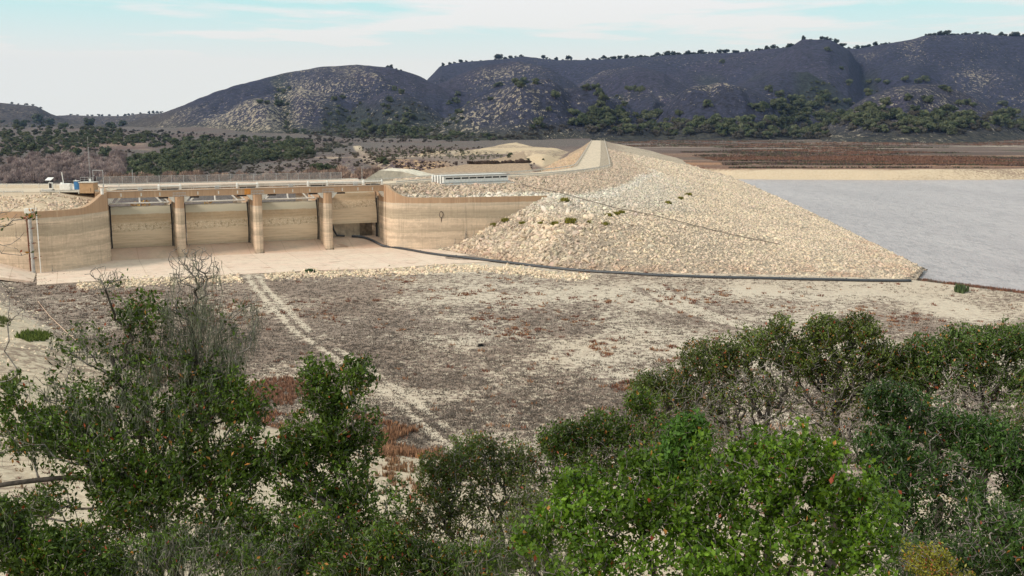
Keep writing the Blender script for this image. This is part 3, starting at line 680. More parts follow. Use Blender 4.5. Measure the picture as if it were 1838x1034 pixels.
# ------------------------------------------------------------------ spillway
zs = 2.1; GR = -6.0
PIERS = [(14.5, 16.6), (32.0, 34.2), (48.8, 50.95)]
BAYS = [(0.3, 14.5), (16.6, 32.0), (34.2, 48.8), (50.95, 64.0)]
sp = empty('spillway', Wp(32, 0, 0), 'tan concrete spillway with four gate bays between piers in the dam', 'spillway')
# sill (ogee) as a profile extruded along s
prof = [(.6, -.5), (.6, .05), (-.6, .45), (-2.2, 1.05), (-4.4, 1.75), (-5.6, 2.02), (-7.5, 2.12), (-9.5, 2.0), (-16, .2), (-16, -3)]
for (a, b) in BAYS:
    m_ = MB(); s0, s1 = a - .02, b + .02; n = len(prof)
    m_.add([Wp(s0, r, z) for r, z in prof] + [Wp(s1, r, z) for r, z in prof], [tuple(range(n)), tuple(range(2 * n - 1, n - 1, -1))] + [(i, i + n, (i + 1) % n + n, (i + 1) % n) for i in range(n)])
    m_.build('sill', M['sill'], sp)
for k, (a, b) in enumerate(PIERS):
    c = (a + b) / 2; m_ = MB()
    nose = [(a, -1.3), (a + .08, -.6), (a + .4, -.12), (c, .12), (b - .4, -.12), (b - .08, -.6), (b, -1.3), (b, -18), (a, -18)]
    m_.prism([Wp(s, r, 0)[:2] for s, r in nose], -.5, 13.85)
    pr = m_.build('pier', M['concrete'], sp, bevel=.04)
    for sg, e in ((-1, a), (1, b)):             # corbels
        q = MB(); e2 = e + sg * 1.35
        q.hexa([Wp(e, -.7, 12.5), Wp(e, -2.2, 12.5), Wp(e + sg * .35, -2.2, 12.7), Wp(e + sg * .35, -.7, 12.7), Wp(e, -.7, 13.86), Wp(e, -2.2, 13.86), Wp(e2, -2.2, 13.86), Wp(e2, -.7, 13.86)])
        q.build('corbel', M['pale'], pr)
        q = MB(); q.sbox(min(e2, e2 + sg * 2), max(e2, e2 + sg * 2), -1.9, -1.0, 13.5, 13.84); q.build('bearing_block', M['dark'], pr)
    # grating rack on the nose
    q = MB()
    for i in range(9): q.tube([Wp(a - .3 + i * (b - a + .6) / 8, .1, 13.9), Wp(a - .3 + i * (b - a + .6) / 8, .1, 14.9)], .035, 5)
    q.tube([Wp(a - .5, .1, 14.1), Wp(b + .5, .1, 14.1)], .05, 5); q.tube([Wp(a - .35, .1, 14.8), Wp(b + .35, .1, 14.8)], .04, 5)
    q.build('railing', M['galv'], pr)
# abutments: square ends
for nm, (a, b) in (('abutment', (-2.2, .3)), ('abutment', (64.0, 66.2))):
    m_ = MB(); m_.prism([Wp(s, r, 0)[:2] for s, r in [(a, .35), (b, .0), (b, -18), (a, -18)]], -.5, 15.38 if b < 1 else 15.38); ab = m_.build(nm, M['concrete'], sp)
    e, sg = (b, 1) if b < 1 else (a, -1)
    q = MB(); e2 = e + sg * 1.3
    q.hexa([Wp(e, -.7, 12.4), Wp(e, -2.2, 12.4), Wp(e + sg * .3, -2.2, 12.7), Wp(e + sg * .3, -.7, 12.7), Wp(e, -.7, 13.86), Wp(e, -2.2, 13.86), Wp(e2, -2.2, 13.86), Wp(e2, -.7, 13.86)])
    q.build('corbel', M['pale'], ab)
# guides beside the gates
for (a, b) in BAYS:
    for e, sg in ((a, 1), (b, -1)):
        q = MB(); q.sbox(min(e - sg * .02, e + sg * .32), max(e - sg * .02, e + sg * .32), GR - .9, GR + .75, zs - .1, 12.4); q.build('gate_guide', M['guide'], sp)
        q = MB(); q.sbox(min(e + sg * .322, e + sg * .62), max(e + sg * .322, e + sg * .62), GR - .5, GR + .25, zs - .05, 11.9); q.build('seal_strip', M['dark'], sp)
# radial gates
RAD = 12.5
def radial_gate(k, a, b, lift):
    # trunnion downstream at height; arc from bottom to top
    tz = 6.2; tr = GR - RAD + .9
    a0 = math.asin((zs - tz) / RAD); a1 = math.asin((11.65 - tz) / RAD); g0 = Wp((a + b) / 2, GR, zs)
    ang = lift / RAD
    sk = MB(); n = 20; Vv = []
    for i in range(n + 1):
        t = a0 + (a1 - a0) * i / n + ang
        for (s, rr) in ((a + .63, RAD), (b - .63, RAD), (b - .63, RAD - .12), (a + .63, RAD - .12)): Vv.append(Wp(s, tr + rr * math.cos(t), tz + rr * math.sin(t)))
    Fs = []
    for i in range(n):
        o = i * 4
        for j in range(4): Fs.append((o + j, o + (j + 1) % 4, o + 4 + (j + 1) % 4, o + 4 + j))
    Fs += [(3, 2, 1, 0), tuple(n * 4 + j for j in range(4))]
    sk.add(Vv, Fs)
    og = bpy.data.objects.new('radial_gate', bpy.data.meshes.new('radial_gate')); 
    me = og.data; off = np.array(Wp((a + b) / 2, GR, zs + (lift * .95)));
    me.from_pydata([tuple(np.array(q) - off) for q in sk.v], [], sk.f); me.materials.append(M['gate']); me.update()
    link(og, sp); og.location = Vector(off) - sp.location
    tag(og, 'raised gate with dark gap and hose beneath it' if lift > 1 else None)
    def tp(s, rr, t): return Wp(s, tr + rr * math.cos(t + ang), tz + rr * math.sin(t + ang))
    def sub(mb, name, mat):
        me = bpy.data.meshes.new(name); me.from_pydata([tuple(np.array(q) - off) for q in mb.v], [], mb.f); me.materials.append(mat); me.update(); o = bpy.data.objects.new(name, me); link(o, og)
    w = b - a
    q = MB()                                           # white walkway frame over the gate
    q.tube([Wp(a + .8, GR - .5, 12.25 + lift), Wp(b - .8, GR - .5, 12.25 + lift)], .20, 6)
    sub(q, 'top_chord', M['white'])
    if lift < 1:
        for f0, f1 in ((.02, .14), (.10, .26), (.98, .80), (.86, .70), (.5, .5)):
            q = MB(); q.tube([Wp(a + .3 + w * .95 * f0, GR - .6, 12.2), Wp(a + .3 + w * .95 * f1, GR - 1.6, 14.6)], .19, 6); sub(q, 'brace', M['white'])
    for s in (a + 2.5, b - 2.5):
        for t in (a0 + .12, a1 - .12):
            q = MB(); q.tube([tp(s, RAD - .2, t), Wp(s, tr, tz)], .3, 6); sub(q, 'gate_arm', M['greypipe'])
    q = MB()
    for i in range(3):
        t = a0 + (a1 - a0) * (i + .5) / 3; q.tube([tp(a + .8, RAD - .5, t), tp(b - .8, RAD - .5, t)], .3, 6)
    sub(q, 'girder', M['greypipe'])
    return og
for k, (a, b) in enumerate(BAYS): radial_gate(k, a, b, 3.7 if k == 3 else 0)

# footbridge girder over the gates
br = empty('hoist_bridge', Wp(32, -1.2, 13.9), 'brown concrete hoist bridge spanning above the four spillway gates', 'bridge')
q = MB(); q.sbox(.32, 63.98, -1.5, -.75, 13.9, 15.38); q.build('girder', M['concrete'], br)
q = MB(); q.sbox(.32, 63.98, -4.6, -1.502, 15.0, 15.36); q.build('deck', M['concrete'], br)
q = MB(); q.sbox(.32, 63.98, -5.0, -4.602, 14.4, 15.38); q.build('girder', M['concrete'], br)
q = MB(); q.sbox(.32, 63.98, -.80, -.60, 15.383, 15.46); q.build('coping', M['pale'], br)
for k, (a, b) in enumerate(BAYS):
    for f in (.2, .5, .78):
        q = MB(); s = a + (b - a) * f; q.sbox(s - .13, s + .13, -.748, -.735, 14.2, 14.95); q.build('patch', M['pale'], br)
q = MB(); q.sbox(30.2, 31.6, -.748, -.738, 13.93, 15.36); o = q.build('stain_panel', M['orange'], br); tag(o, 'orange stained panel of the girder')
for zz_, r_ in ((15.85, -1.0), (16.3, -1.0), (15.9, -4.8), (16.4, -4.8)):
    q = MB(); q.tube([Wp(.5, r_, zz_), Wp(63.8, r_, zz_)], .045, 6); q.build('handrail', M['rail'], br)
for r_ in (-1.0, -4.8):
    for i in range(22):
        q = MB(); s = .8 + i * 3; q.tube([Wp(s, r_, 15.3), Wp(s, r_, 16.35)], .04, 5); q.build('rail_post', M['rail'], br)
for k, (a, b) in enumerate(BAYS):                     # hoists stand on the deck
    s1 = b + 1.9 if k < 3 else b + .5
    h = empty('gate_hoist', Wp(s1 - 3, -3, 15.36), ['white gate hoist drum above the first pier from the left', 'white gate hoist drum above the second pier from the left', 'white gate hoist drum above the third pier from the left', 'white gate hoist drum at the right end of the bridge'][k], 'hoist', 'gate hoists on the bridge')
    q = MB(); q.tube([Wp(s1 - 4.6, -3, 16.1), Wp(s1 - .6, -3, 16.1)], .28, 12); q.build('drum', M['rail'], h)
    for ss in (s1 - 5, s1 - .3):
        q = MB(); q.sbox(ss - .22, ss + .22, -3.4, -2.6, 15.36, 16.4); q.tube([Wp(ss, -3, 16.4), Wp(ss, -3, 16.7)], .16, 8); q.build('gearbox', M['white'], h, bevel=.08)
    q = MB(); q.sbox(s1 - 4.4, s1 - .8, -3.2, -2.8, 15.36, 15.6); q.build('base', M['dark'], h)
    m0 = (a + b) / 2
    h = empty('hoist_motor', Wp(m0, -3, 15.36), ['grey hoist motor on the bridge above the leftmost gate', 'grey hoist motor on the bridge above the second gate', 'grey hoist motor on the bridge above the third gate', 'grey hoist motor on the bridge above the raised gate'][k], 'motor', 'hoist motors on the bridge')
    q = MB(); q.sbox(m0 - .5, m0 + .5, -3.4, -2.6, 15.36, 16.0); q.build('housing', M['galv'], h, bevel=.05)
    q = MB(); q.tube([Wp(m0 - 5, -3, 15.85), Wp(m0 + 5, -3, 15.85)], .09, 6); q.build('drive_shaft', M['rail'], h)

# concrete bulkhead seen under the raised gate
bk = empty('bulkhead_wall', Wp(58, -17, 0), 'pale panelled concrete wall seen through the gap under the raised gate', 'wall')
for i in range(7):
    q = MB(); q.sbox(52.2 + i * 1.7, 52.2 + i * 1.7 + 1.66, -12.6, -12, -.5, 6.8 if i < 5 else 6.5); q.build('panel', M['panelc'] if i < 5 else M['guide'], bk)
# floor of the chute downstream
q = MB(); q.sbox(-1, 65, -90, -17.9, -4, -3.6); tag(q.build('chute_floor', M['apron']), 'pale concrete chute floor running away behind the spillway gates', 'slab')

# wing walls
def ribbon_wall(name, line, z0, z1s, th, mat, label, group=None):
    line = np.array(line, float); L_ = offset_line(line, -th / 2); R2 = offset_line(line, th / 2); n = len(line); m_ = MB()
    z1 = z1s if isinstance(z1s, (list, np.ndarray)) else [z1s] * n
    m_.add([(p[0], p[1], z0) for p in L_] + [(p[0], p[1], z0) for p in R2] + [(p[0], p[1], z) for p, z in zip(R2, z1)] + [(p[0], p[1], z) for p, z in zip(L_, z1)],
           [f for i in range(n - 1) for f in ((i, n + i, n + i + 1, i + 1), (n + i, 2 * n + i, 2 * n + i + 1, n + i + 1), (2 * n + i, 3 * n + i, 3 * n + i + 1, 2 * n + i + 1), (3 * n + i, i, i + 1, 3 * n + i + 1))] + [(0, 3 * n, 2 * n, n), (n - 1, 2 * n - 1, 3 * n - 1, 4 * n - 1)])
    o = m_.build(name, mat); return tag(o, label, 'wall', group)
wl_ = smooth_line(WALL_L[1:], 2); sl = np.cumsum([0] + [np.linalg.norm(b - a) for a, b in zip(wl_[:-1], wl_[1:])]); rem = sl[-1] - sl
zt = 12.6 + 2.75 * (1 - sstep(0, 10.5, rem)) ** 1.3
ribbon_wall('wing_wall', wl_, -.6, list(zt), .9, M['concrete'], 'curved tan concrete wing wall left of the spillway gates with a brown top band')
wr_ = smooth_line(WALL_R, 2); sl = np.cumsum([0] + [np.linalg.norm(b - a) for a, b in zip(wr_[:-1], wr_[1:])])
zt = 12.6 + 2.75 * (1 - sstep(0, 8.5, sl)) ** 1.2
ribbon_wall('wing_wall', wr_, -.6, list(zt), .9, M['concrete'], 'long tan concrete wing wall right of the gates running into the rock pile')
# apron slab
ap = [P(x, y, 0)[:2] for x, y in [(66, 512), (66, 487), (96, 484), (130, 480), (172, 472), (199, 466.5)]] + [Wp(0.3, .6, 0)[:2], Wp(64, .6, 0)[:2]] + [P(x, y, 0)[:2] for x, y in [(716, 439), (770, 447), (800, 450), (850, 460), (880, 470), (800, 474), (700, 482), (560, 486), (440, 492), (300, 498), (180, 504)]]
q = MB(); q.prism([(p[0], p[1]) for p in ap], -.5, .06); tag(q.build('apron', M['apron']), 'pale flat concrete apron slab in front of the spillway gates', 'slab')
e1 = P(63, 490, 0); e2 = P(58, 506, 0)
q = MB(); pts = [(-108, 203.4, 2.6), (e1[0], 203.2, .1), (e2[0] + .2, e2[1], .1), (-106, 189, 2.2), (-125, 188, 6.5), (-125, 203.4, 6.5)]
q.add([(*p[:2], p[2]) for p in pts] + [(*p[:2], p[2] - .5) for p in pts], [tuple(range(6))[::-1], tuple(range(6, 12))] + [(i, (i + 1) % 6, 6 + (i + 1) % 6, 6 + i) for i in range(6)])
tag(q.build('slope_paving', M['apron']), 'sloping concrete paving at the foot of the left wing wall beside the pipes', 'slab')

# things fixed on the left wing wall
def vpipe(name, px, y0, y1, off, r, mat, label, cat='pipe'):
    a = P(px, y1, 0.1); X = (px - 919) / F * 206; top = PY(px - (y1 - y0) * .07, y0, 202.6 - off); bot = np.array([PY(px, y1, 202.6 - off)[0], 202.6 - off, .1])
    top = np.array([bot[0], bot[1], top[2]])
    o = empty(name, tuple(bot), label, cat); q = MB(); q.tube([bot, top], r, 10); q.build('pipe_body', mat, o)
    for f in (.25, .5, .75, .97):
        zc = bot[2] + (top[2] - bot[2]) * f; q = MB(); q.box((bot[0], bot[1] + off / 2 + .1, zc), (r * 3.2, off + r * 2, .12)); q.build('bracket', M['rust'], o)
    return o, top
o, t = vpipe('riser_pipe', 60.5, 383, 488, .5, .34, M['greypipe'], 'thick grey vertical pipe standing against the left wing wall')
q = MB(); q.box((t[0], t[1], t[2] + .5), (1.5, 1.2, 1.0)); q.build('cap_box', M['pale'], o, bevel=.06)
vpipe('drain_pipe', 55, 392, 486, .3, .13, M['rust'], 'thin rusty brown vertical pipe beside the thick grey riser pipe')
vpipe('gauge_pipe', 66.5, 372, 400, .3, .10, M['white'], 'short white vertical tube high on the left wing wall by the riser')
# ring mark: lifting ring on right wall
q = MB(); cc = PY(792, 385, 243.2); 
pp = [(cc[0] + .45 * math.cos(t), 243.05 + .0, cc[2] + .75 * math.sin(t)) for t in np.linspace(-math.pi / 2, 1.5 * math.pi, 17)]
q.tube(pp, .09, 6, False); q.tube([(cc[0], 243.05, cc[2] - .75), (cc[0], 243.2, cc[2] - 2.2)], .13, 6); tag(q.build('mooring_ring', M['seal']), 'dark metal loop hanging on the face of the right wing wall', 'ring')

# ------------------------------------------------------------------ equipment on the left bank
def onplat(px, y_px, z=15.0): return P(px, y_px, z)
def hut():
    c = onplat(156, 350.5); c = P(156, 347.0, 15.06); o = empty('control_hut', tuple(c), 'small tan block hut with railed roof beside the left end of the bridge', 'hut')
    q = MB(); q.box((c[0], c[1] + 1.2, 15.06 + 1.15), (3.1, 2.6, 2.3)); q.build('wall', M['tanpaint'], o, bevel=.03)
    q = MB(); q.box((c[0], c[1] + 1.2, 17.46), (3.4, 2.9, .2)); q.build('roof', M['rail'], o)
    q = MB(); q.box((c[0] + .9, c[1] - .12, 15.8), (.05, .04, .9)); q.build('door_handle', M['dark'], o)
    q = MB(); q.box((c[0] + .5, c[1] + 1, 17.9), (.35, .35, .7)); q.build('roof_vent', M['white'], o)
    q = MB()
    for x in (-1.3, -.4, .5, 1.4): q.tube([(c[0] + x, c[1] + .1, 17.5), (c[0] + x, c[1] + .1, 18.6)], .04, 5)
    q.tube([(c[0] - 1.3, c[1] + .1, 18.6), (c[0] + 1.4, c[1] + .1, 18.6)], .04, 5); q.tube([(c[0] - 1.3, c[1] + .1, 18.05), (c[0] + 1.4, c[1] + .1, 18.05)], .03, 5)
    q.build('railing', M['galv'], o)
hut()
c = P(138.5, 342, 15.06); o = empty('tank', tuple(c), 'blue upright tank standing left of the tan hut', 'tank')
q = MB(); q.box((c[0], c[1], 16.25), (1.0, 1.0, 2.0)); q.build('shell', M['blue'], o, bevel=.12); q = MB(); q.box((c[0], c[1], 17.3), (1.1, 1.1, .12)); q.tube([(c[0] - .2, c[1], 17.35), (c[0] - .2, c[1], 17.55)], .15, 8); q.build('lid', M['white'], o)
c = P(119, 343.5, 15.06); o = empty('generator', tuple(c), 'white trailer generator box with a tall exhaust pole on the left bank', 'generator')
q = MB(); q.box((c[0], c[1], 16.1), (2.4, 1.3, 1.5)); q.build('housing', M['white'], o, bevel=.1)
q = MB(); q.box((c[0] - .9, c[1], 16.95), (.4, .6, .3)); q.build('vent', M['white'], o)
q = MB(); q.tube([(c[0] - .5, c[1], 16.8), (c[0] - .75, c[1], 19.4)], .1, 6); q.build('exhaust_pole', M['white'], o)
q = MB(); q.box((c[0], c[1], 15.25), (2.6, 1.1, .25)); q.build('chassis', M['dark'], o)
c = P(131.5, 342, 15.06); o = empty('white_box', tuple(c), 'low white box between the generator and the blue tank', 'box')
q = MB(); q.box((c[0], c[1], 15.7), (1.0, .9, 1.0)); q.build('case', M['white'], o, bevel=.04); q = MB(); q.box((c[0], c[1], 16.23), (1.08, .98, .1)); q.build('lid', M['rail'], o)
c = P(92, 341.5, 15.06); o = empty('solar_cabinet', tuple(c), 'white framed instrument cabinet with dark door and tilted solar panel', 'cabinet')
q = MB(); q.box((c[0], c[1], 16.1), (.85, .6, 1.5)); q.build('case', M['white'], o, bevel=.03)
q = MB(); q.box((c[0], c[1] - .32, 16.15), (.6, .04, 1.1)); q.build('door', M['dark'], o)
q = MB(); q.tube([(c[0] - .3, c[1], 16.8), (c[0] - .3, c[1], 17.6)], .05, 6); q.build('pole', M['galv'], o)
q = MB(); q.hexa([(c[0] - 1.1, c[1] - .5, 17.35), (c[0] + .3, c[1] - .5, 17.35), (c[0] + .6, c[1] + .5, 17.95), (c[0] - .8, c[1] + .5, 17.95), (c[0] - 1.1, c[1] - .5, 17.42), (c[0] + .3, c[1] - .5, 17.42), (c[0] + .6, c[1] + .5, 18.02), (c[0] - .8, c[1] + .5, 18.02)]); q.build('solar_panel', M['white'], o)
c = P(85, 345, 15.06); o = empty('skid', tuple(c), 'low grey equipment skid with a black wheel on the left bank', 'skid')
q = MB(); q.box((c[0], c[1], 15.45), (2.2, .9, .35)); q.build('frame', M['galv'], o); q = MB(); q.tube([(c[0] + 1.4, c[1] - .1, 15.4), (c[0] + 1.4, c[1] + .15, 15.4)], .33, 12); q.build('wheel', M['dark'], o)
q = MB(); q.tube([(c[0] - 1.2, c[1], 15.1), (c[0] - 1.2, c[1], 16.0)], .12, 8); q.build('bollard', M['white'], o)
c = P(183.5, 349, 15.06); o = empty('bin', tuple(c), 'pale cream round bin at the corner of the left abutment', 'bin')
q = MB(); q.tube([(c[0], c[1], 15.06), (c[0], c[1], 16.3)], [.3, .34], 12); q.build('drum', M['white'], o); q = MB(); q.tube([(c[0], c[1], 16.3), (c[0], c[1], 16.42)], .37, 12); q.build('lid', M['rail'], o)
c = P(163.5, 343, 15.06); o = empty('radio_mast', tuple(c), 'tall thin lattice radio mast standing behind the tan hut', 'mast')
H = 12.5
q = MB()
for k in range(3):
    a = 2 * math.pi * k / 3; q.tube([(c[0] + .16 * math.cos(a), c[1] + .16 * math.sin(a), 15), (c[0] + .1 * math.cos(a), c[1] + .1 * math.sin(a), 15 + H * .8)], .022, 4)
for i in range(24):
    a = 2 * math.pi * i / 3; b_ = a + 2.09; z0 = 15 + i * .42; q.tube([(c[0] + .14 * math.cos(a), c[1] + .14 * math.sin(a), z0), (c[0] + .14 * math.cos(b_), c[1] + .14 * math.sin(b_), z0 + .42)], .012, 3)
q.build('lattice', M['galv'], o); q = MB(); q.tube([(c[0], c[1], 15 + H * .78), (c[0], c[1], 15 + H)], .03, 5); q.build('antenna', M['galv'], o)
c = P(168, 343, 15.06); o = empty('pipe_frame', tuple(c), 'tall grey goalpost shaped pipe frame right of the tan hut', 'frame')
for x in (.1, 2.4):
    q = MB(); q.tube([(c[0] + x, c[1], 15), (c[0] + x, c[1], 19.8)], .07, 6); q.build('leg', M['galv'], o)
q = MB(); q.tube([(c[0] + .05, c[1], 19.8), (c[0] + 2.45, c[1], 19.8)], .07, 6); q.tube([(c[0] + .1, c[1], 18.6), (c[0] + .5, c[1], 18.6)], .05, 5); q.build('crossbar', M['galv'], o)
for i, (px, py, hh, lb) in enumerate([(239, 333, 3.6, 'slim grey lamp post behind the bridge above the leftmost gate'), (650, 321, 3.0, 'slim dark lamp post at the end of the chain link fence')]):
    c = P(px, py, 12.); o = empty('lamp_post', tuple(c), lb, 'lamp post'); q = MB(); q.tube([(c[0], c[1], 12), (c[0], c[1], 12 + hh + 1.5)], .09, 6); q.build('pole', M['galv'], o); q = MB(); q.box((c[0], c[1] - .15, 12 + hh + 1.55), (.6, .6, .18)); q.build('lamp_head', M['dark'], o)
    q = MB(); q.box((c[0], c[1], 11.5), (.8, .8, 1.0)); q.build('base', M['pale'], o)
# chain-link fence downstream of the bridge, standing on the chute wall
def fence(p0, p1, z, h, label, step=3.0):
    p0 = np.array(p0); p1 = np.array(p1); o = empty('chain_link_fence', (float(p0[0]), float(p0[1]), z), label, 'fence'); t = (p1 - p0)[:2]; Ln = np.linalg.norm(t); t = t / Ln; n = int(Ln / step) + 1
    q = MB(); mid = (p0 + p1)[:2] / 2; q.box((mid[0], mid[1], z + h / 2), (Ln, .012, h), (t[0], t[1], 0)); q.build('mesh_panel', M['chain'], o)
    q = MB(); q.box((mid[0], mid[1], z + h + .03), (Ln, .06, .06), (t[0], t[1], 0)); q.build('top_rail', M['galv'], o)
    for i in range(n):
        q = MB(); a = p0[:2] + t * Ln * i / (n - 1); q.tube([(a[0], a[1], z - .3), (a[0], a[1], z + h + .15)], .05, 5); q.build('post', M['galv'], o)
fence(Wp(-1, -35, 0), Wp(62, -35, 0), 15.05, 2.0, 'grey chain link fence on the road bridge behind the hoist bridge')
rbr = empty('road_bridge', Wp(32, -31, 14), 'low pale road bridge carrying the chain link fence behind the hoist bridge', 'bridge')
ww = MB(); ww.sbox(-3, 67, -36, -27, 14.35, 15.0); ww.build('deck', M['apron'], rbr)
for (a, b) in PIERS: ww = MB(); ww.sbox(a + .4, b - .4, -35.5, -27.5, -4, 14.34); ww.build('pier', M['concrete'], rbr)
ww = MB(); ww.sbox(-3, 67, -36.2, -36, 14.4, 15.3); ww.build('parapet', M['pale'], rbr)
# training wall with sloping top, and the tan slab pad behind it
tw = MB(); A = P(650, 327, 13); B = P(680, 306, 13); Cc = P(726, 307.5, 13); D_ = P(770, 322, 13); yk = 285
tw_pts = [(PY(648, 327, yk)), (PY(681, 305.5, yk + 3)), (PY(722, 308, yk + 6)), (PY(778, 322, yk + 8))]
zb = 8
f1 = [np.array(p) for p in tw_pts]; base = [np.array([p[0], p[1] - .0, zb]) for p in f1]; bk2 = [p + np.array([2, 14, 0]) for p in f1]; bb = [p + np.array([2, 14, 0]) for p in base]
tw.add(base + f1 + bk2 + bb, [(i, i + 1, i + 5, i + 4) for i in range(3)] + [(4 + i, 5 + i, 9 + i, 8 + i) for i in range(3)] + [(8 + i, 9 + i, 13 + i, 12 + i) for i in range(3)] + [(0, 4, 8, 12), (3, 15, 11, 7)])
tag(tw.build('training_wall', M['panelc']), 'pale wedge shaped concrete ramp wall beyond the right end of the bridge', 'wall')
# stoplog stack: white slotted beams beside the crest road
o = empty('stoplog_stack', tuple(P(850, 327, 15.2)), 'long stack of pale steel stoplogs with a row of dark slots beside the dam road', 'stoplogs')
pa = P(797, 329, 15.2); pb = P(912, 324.5, 15.2); tv = (pb - pa)[:2]; Ln = np.linalg.norm(tv); tv /= Ln; nv = np.array([-tv[1], tv[0]])
def sb(q, s0, s1, r0, r1, z0, z1): q.hexa([(*(pa[:2] + tv * s + nv * r), z) for z in (z0, z1) for s, r in ((s0, r0), (s1, r0), (s1, r1), (s0, r1))])
for i in range(5):
    r0 = .0 + i * .85; q = MB(); sb(q, -i * .3, Ln, r0, r0 + .12, 15.2, 17.0); sb(q, -i * .3, Ln, r0, r0 + .6, 17.0, 17.12); sb(q, -i * .3, Ln, r0, r0 + .6, 15.1, 15.2); q.build('stoplog', M['white'], o)
    q = MB(); sb(q, -.2 - i * .3, -.0 - i * .3, r0 - .05, r0 + .5, 15.0, 17.2); q.build('end_plate', M['white'], o)
for i in range(8):
    q = MB(); st = (Ln - .6) / 8; s_ = .5 + i * st; sb(q, s_, s_ + st - .35, -.03, -.0, 16.15, 16.55); q.build('slot', M['dark'], o)
    q = MB(); sb(q, s_ - .25, s_ - .1, -.10, -.002, 15.2, 17.0); q.build('rib', M['white'], o)
q = MB(); sb(q, -.8, Ln + .6, -.16, -.02, 16.9, 17.14); sb(q, -.8, Ln + .6, -.25, -.04, 15.1, 15.3); q.build('flange', M['galv'], o)
q = MB(); sb(q, -.5, Ln + 1, -1.5, -1.35, 14.75, 14.95)
for i in range(6): sb(q, i * Ln / 5 - .08, i * Ln / 5 + .08, -1.52, -1.33, 13.0, 14.95)
q.build('support_rail', M['white'], o)
q = MB(); sb(q, -.3, Ln + .3, -.3, 4.6, 13.6, 15.08); q.build('plinth', M['pale'], o)

# ------------------------------------------------------------------ pipelines
def on_ground(pxpy, r, step=2.0, dz=0.0):
    pts = []
    for p in pxpy:
        if len(p) == 3: pts.append(np.array(p, float)); continue
        h_ = P(p[0], p[1], 0); h_[2] = 0; pts.append(h_)
    pts = smooth_line(pts, 2); pts = resample(pts, step); out = []
    for q in pts:
        g_ = float(np.maximum(ground_z(q[0], q[1]), 0.06 if q[0] < 3 and q[1] > 205 else -9)); out.append((q[0] + .10 * math.sin(q[0] * .31), q[1] + .25 * math.sin(q[0] * .17), max(q[2], g_) + r + dz))
    return out
hz = []
start = [Wp(57.2, -6.6, 2.15), Wp(59.5, -5.6, 2.05), Wp(61.0, -3.6, 1.5), Wp(62.2, -1.5, .75), Wp(63.2, .6, .1), Wp(64.8, 3, 0)]
path = start + [(735, 450), (770, 457), (830, 464), (880, 469), (950, 478), (1020, 486), (1100, 491), (1200, 497), (1300, 501), (1420, 504), (1540, 505.5), (1635, 506)]
hose = empty('pipeline', tuple(Wp(63, 0, 0)), 'thick black pipeline snaking from under the raised gate across the dry lake bed', 'pipeline')
for j, off in enumerate((0, .42)):
    pts = [(a, b - off, c) for a, b, c in on_ground(path, .23, 1.5)]
    q = MB(); q.tube(pts, .27, 8); q.build('hose', M['black'], hose, smooth=True)
pts = on_ground(path, .24, 12)
for i in range(2, len(pts) - 1):
    q = MB(); a = np.array(pts[i]); b = np.array(pts[i + 1]); t = (b - a) / np.linalg.norm(b - a); q.tube([a - t * .12, a + t * .12], .33, 8); q.build('coupling', M['dark'], hose)
q = MB(); q.tube([Wp(52.6, -9.5, 6.5), Wp(53.0, -8.7, 4.0), Wp(53.6, -7.8, 2.6), Wp(55.5, -7.2, 2.4)], .26, 8); tag(q.build('hose', M['black'], smooth=True), 'black hose hanging in the gap beneath the left end of the raised gate', 'hose')
def draped(name, pxs, r, mat, label, cat, jit=.3):
    pts = [hit(a, b, 150, 900, 1200) for a, b in pxs]; A = resample(pts, 1.2); z = surf_z(A[:, 0], A[:, 1]); j = (rng.random((len(A), 2)) - .5) * jit
    q = MB(); q.tube([(A[i, 0] + j[i, 0], A[i, 1] + j[i, 1], z[i] + r + .35) for i in range(len(A))], r, 6); return tag(q.build(name, mat), label, cat)
draped('cable', [(936, 333), (965, 342), (1010, 350), (1060, 364), (1110, 378), (1160, 387), (1210, 399), (1260, 411), (1310, 424), (1360, 434), (1400, 442)], .085, M['seal'], 'thin dark cable lying slantwise across the rock slope of the dam', 'cable')
q = MB(); pts = [P(68, 542, 0), P(90, 570, 0), P(120, 600, 0), P(140, 620, 0)]; pts = [(p[0], p[1], float(ground_z(p[0], p[1])) + .12) for p in pts]
q.tube(pts, .06, 6); tag(q.build('hose', M['sill']), 'thin pale hose lying on the brown scrub at the far left', 'hose')
q = MB(); b0 = P(60, 489, .1); pts = [(b0[0], b0[1] - .6, .3), (b0[0] - .2, b0[1] - 5, .3), (b0[0] - .3, b0[1] - 8, .2)]; q.tube(pts, .12, 6); tag(q.build('drain_hose', M['white']), 'short white pipe running down from the foot of the riser pipe', 'pipe')

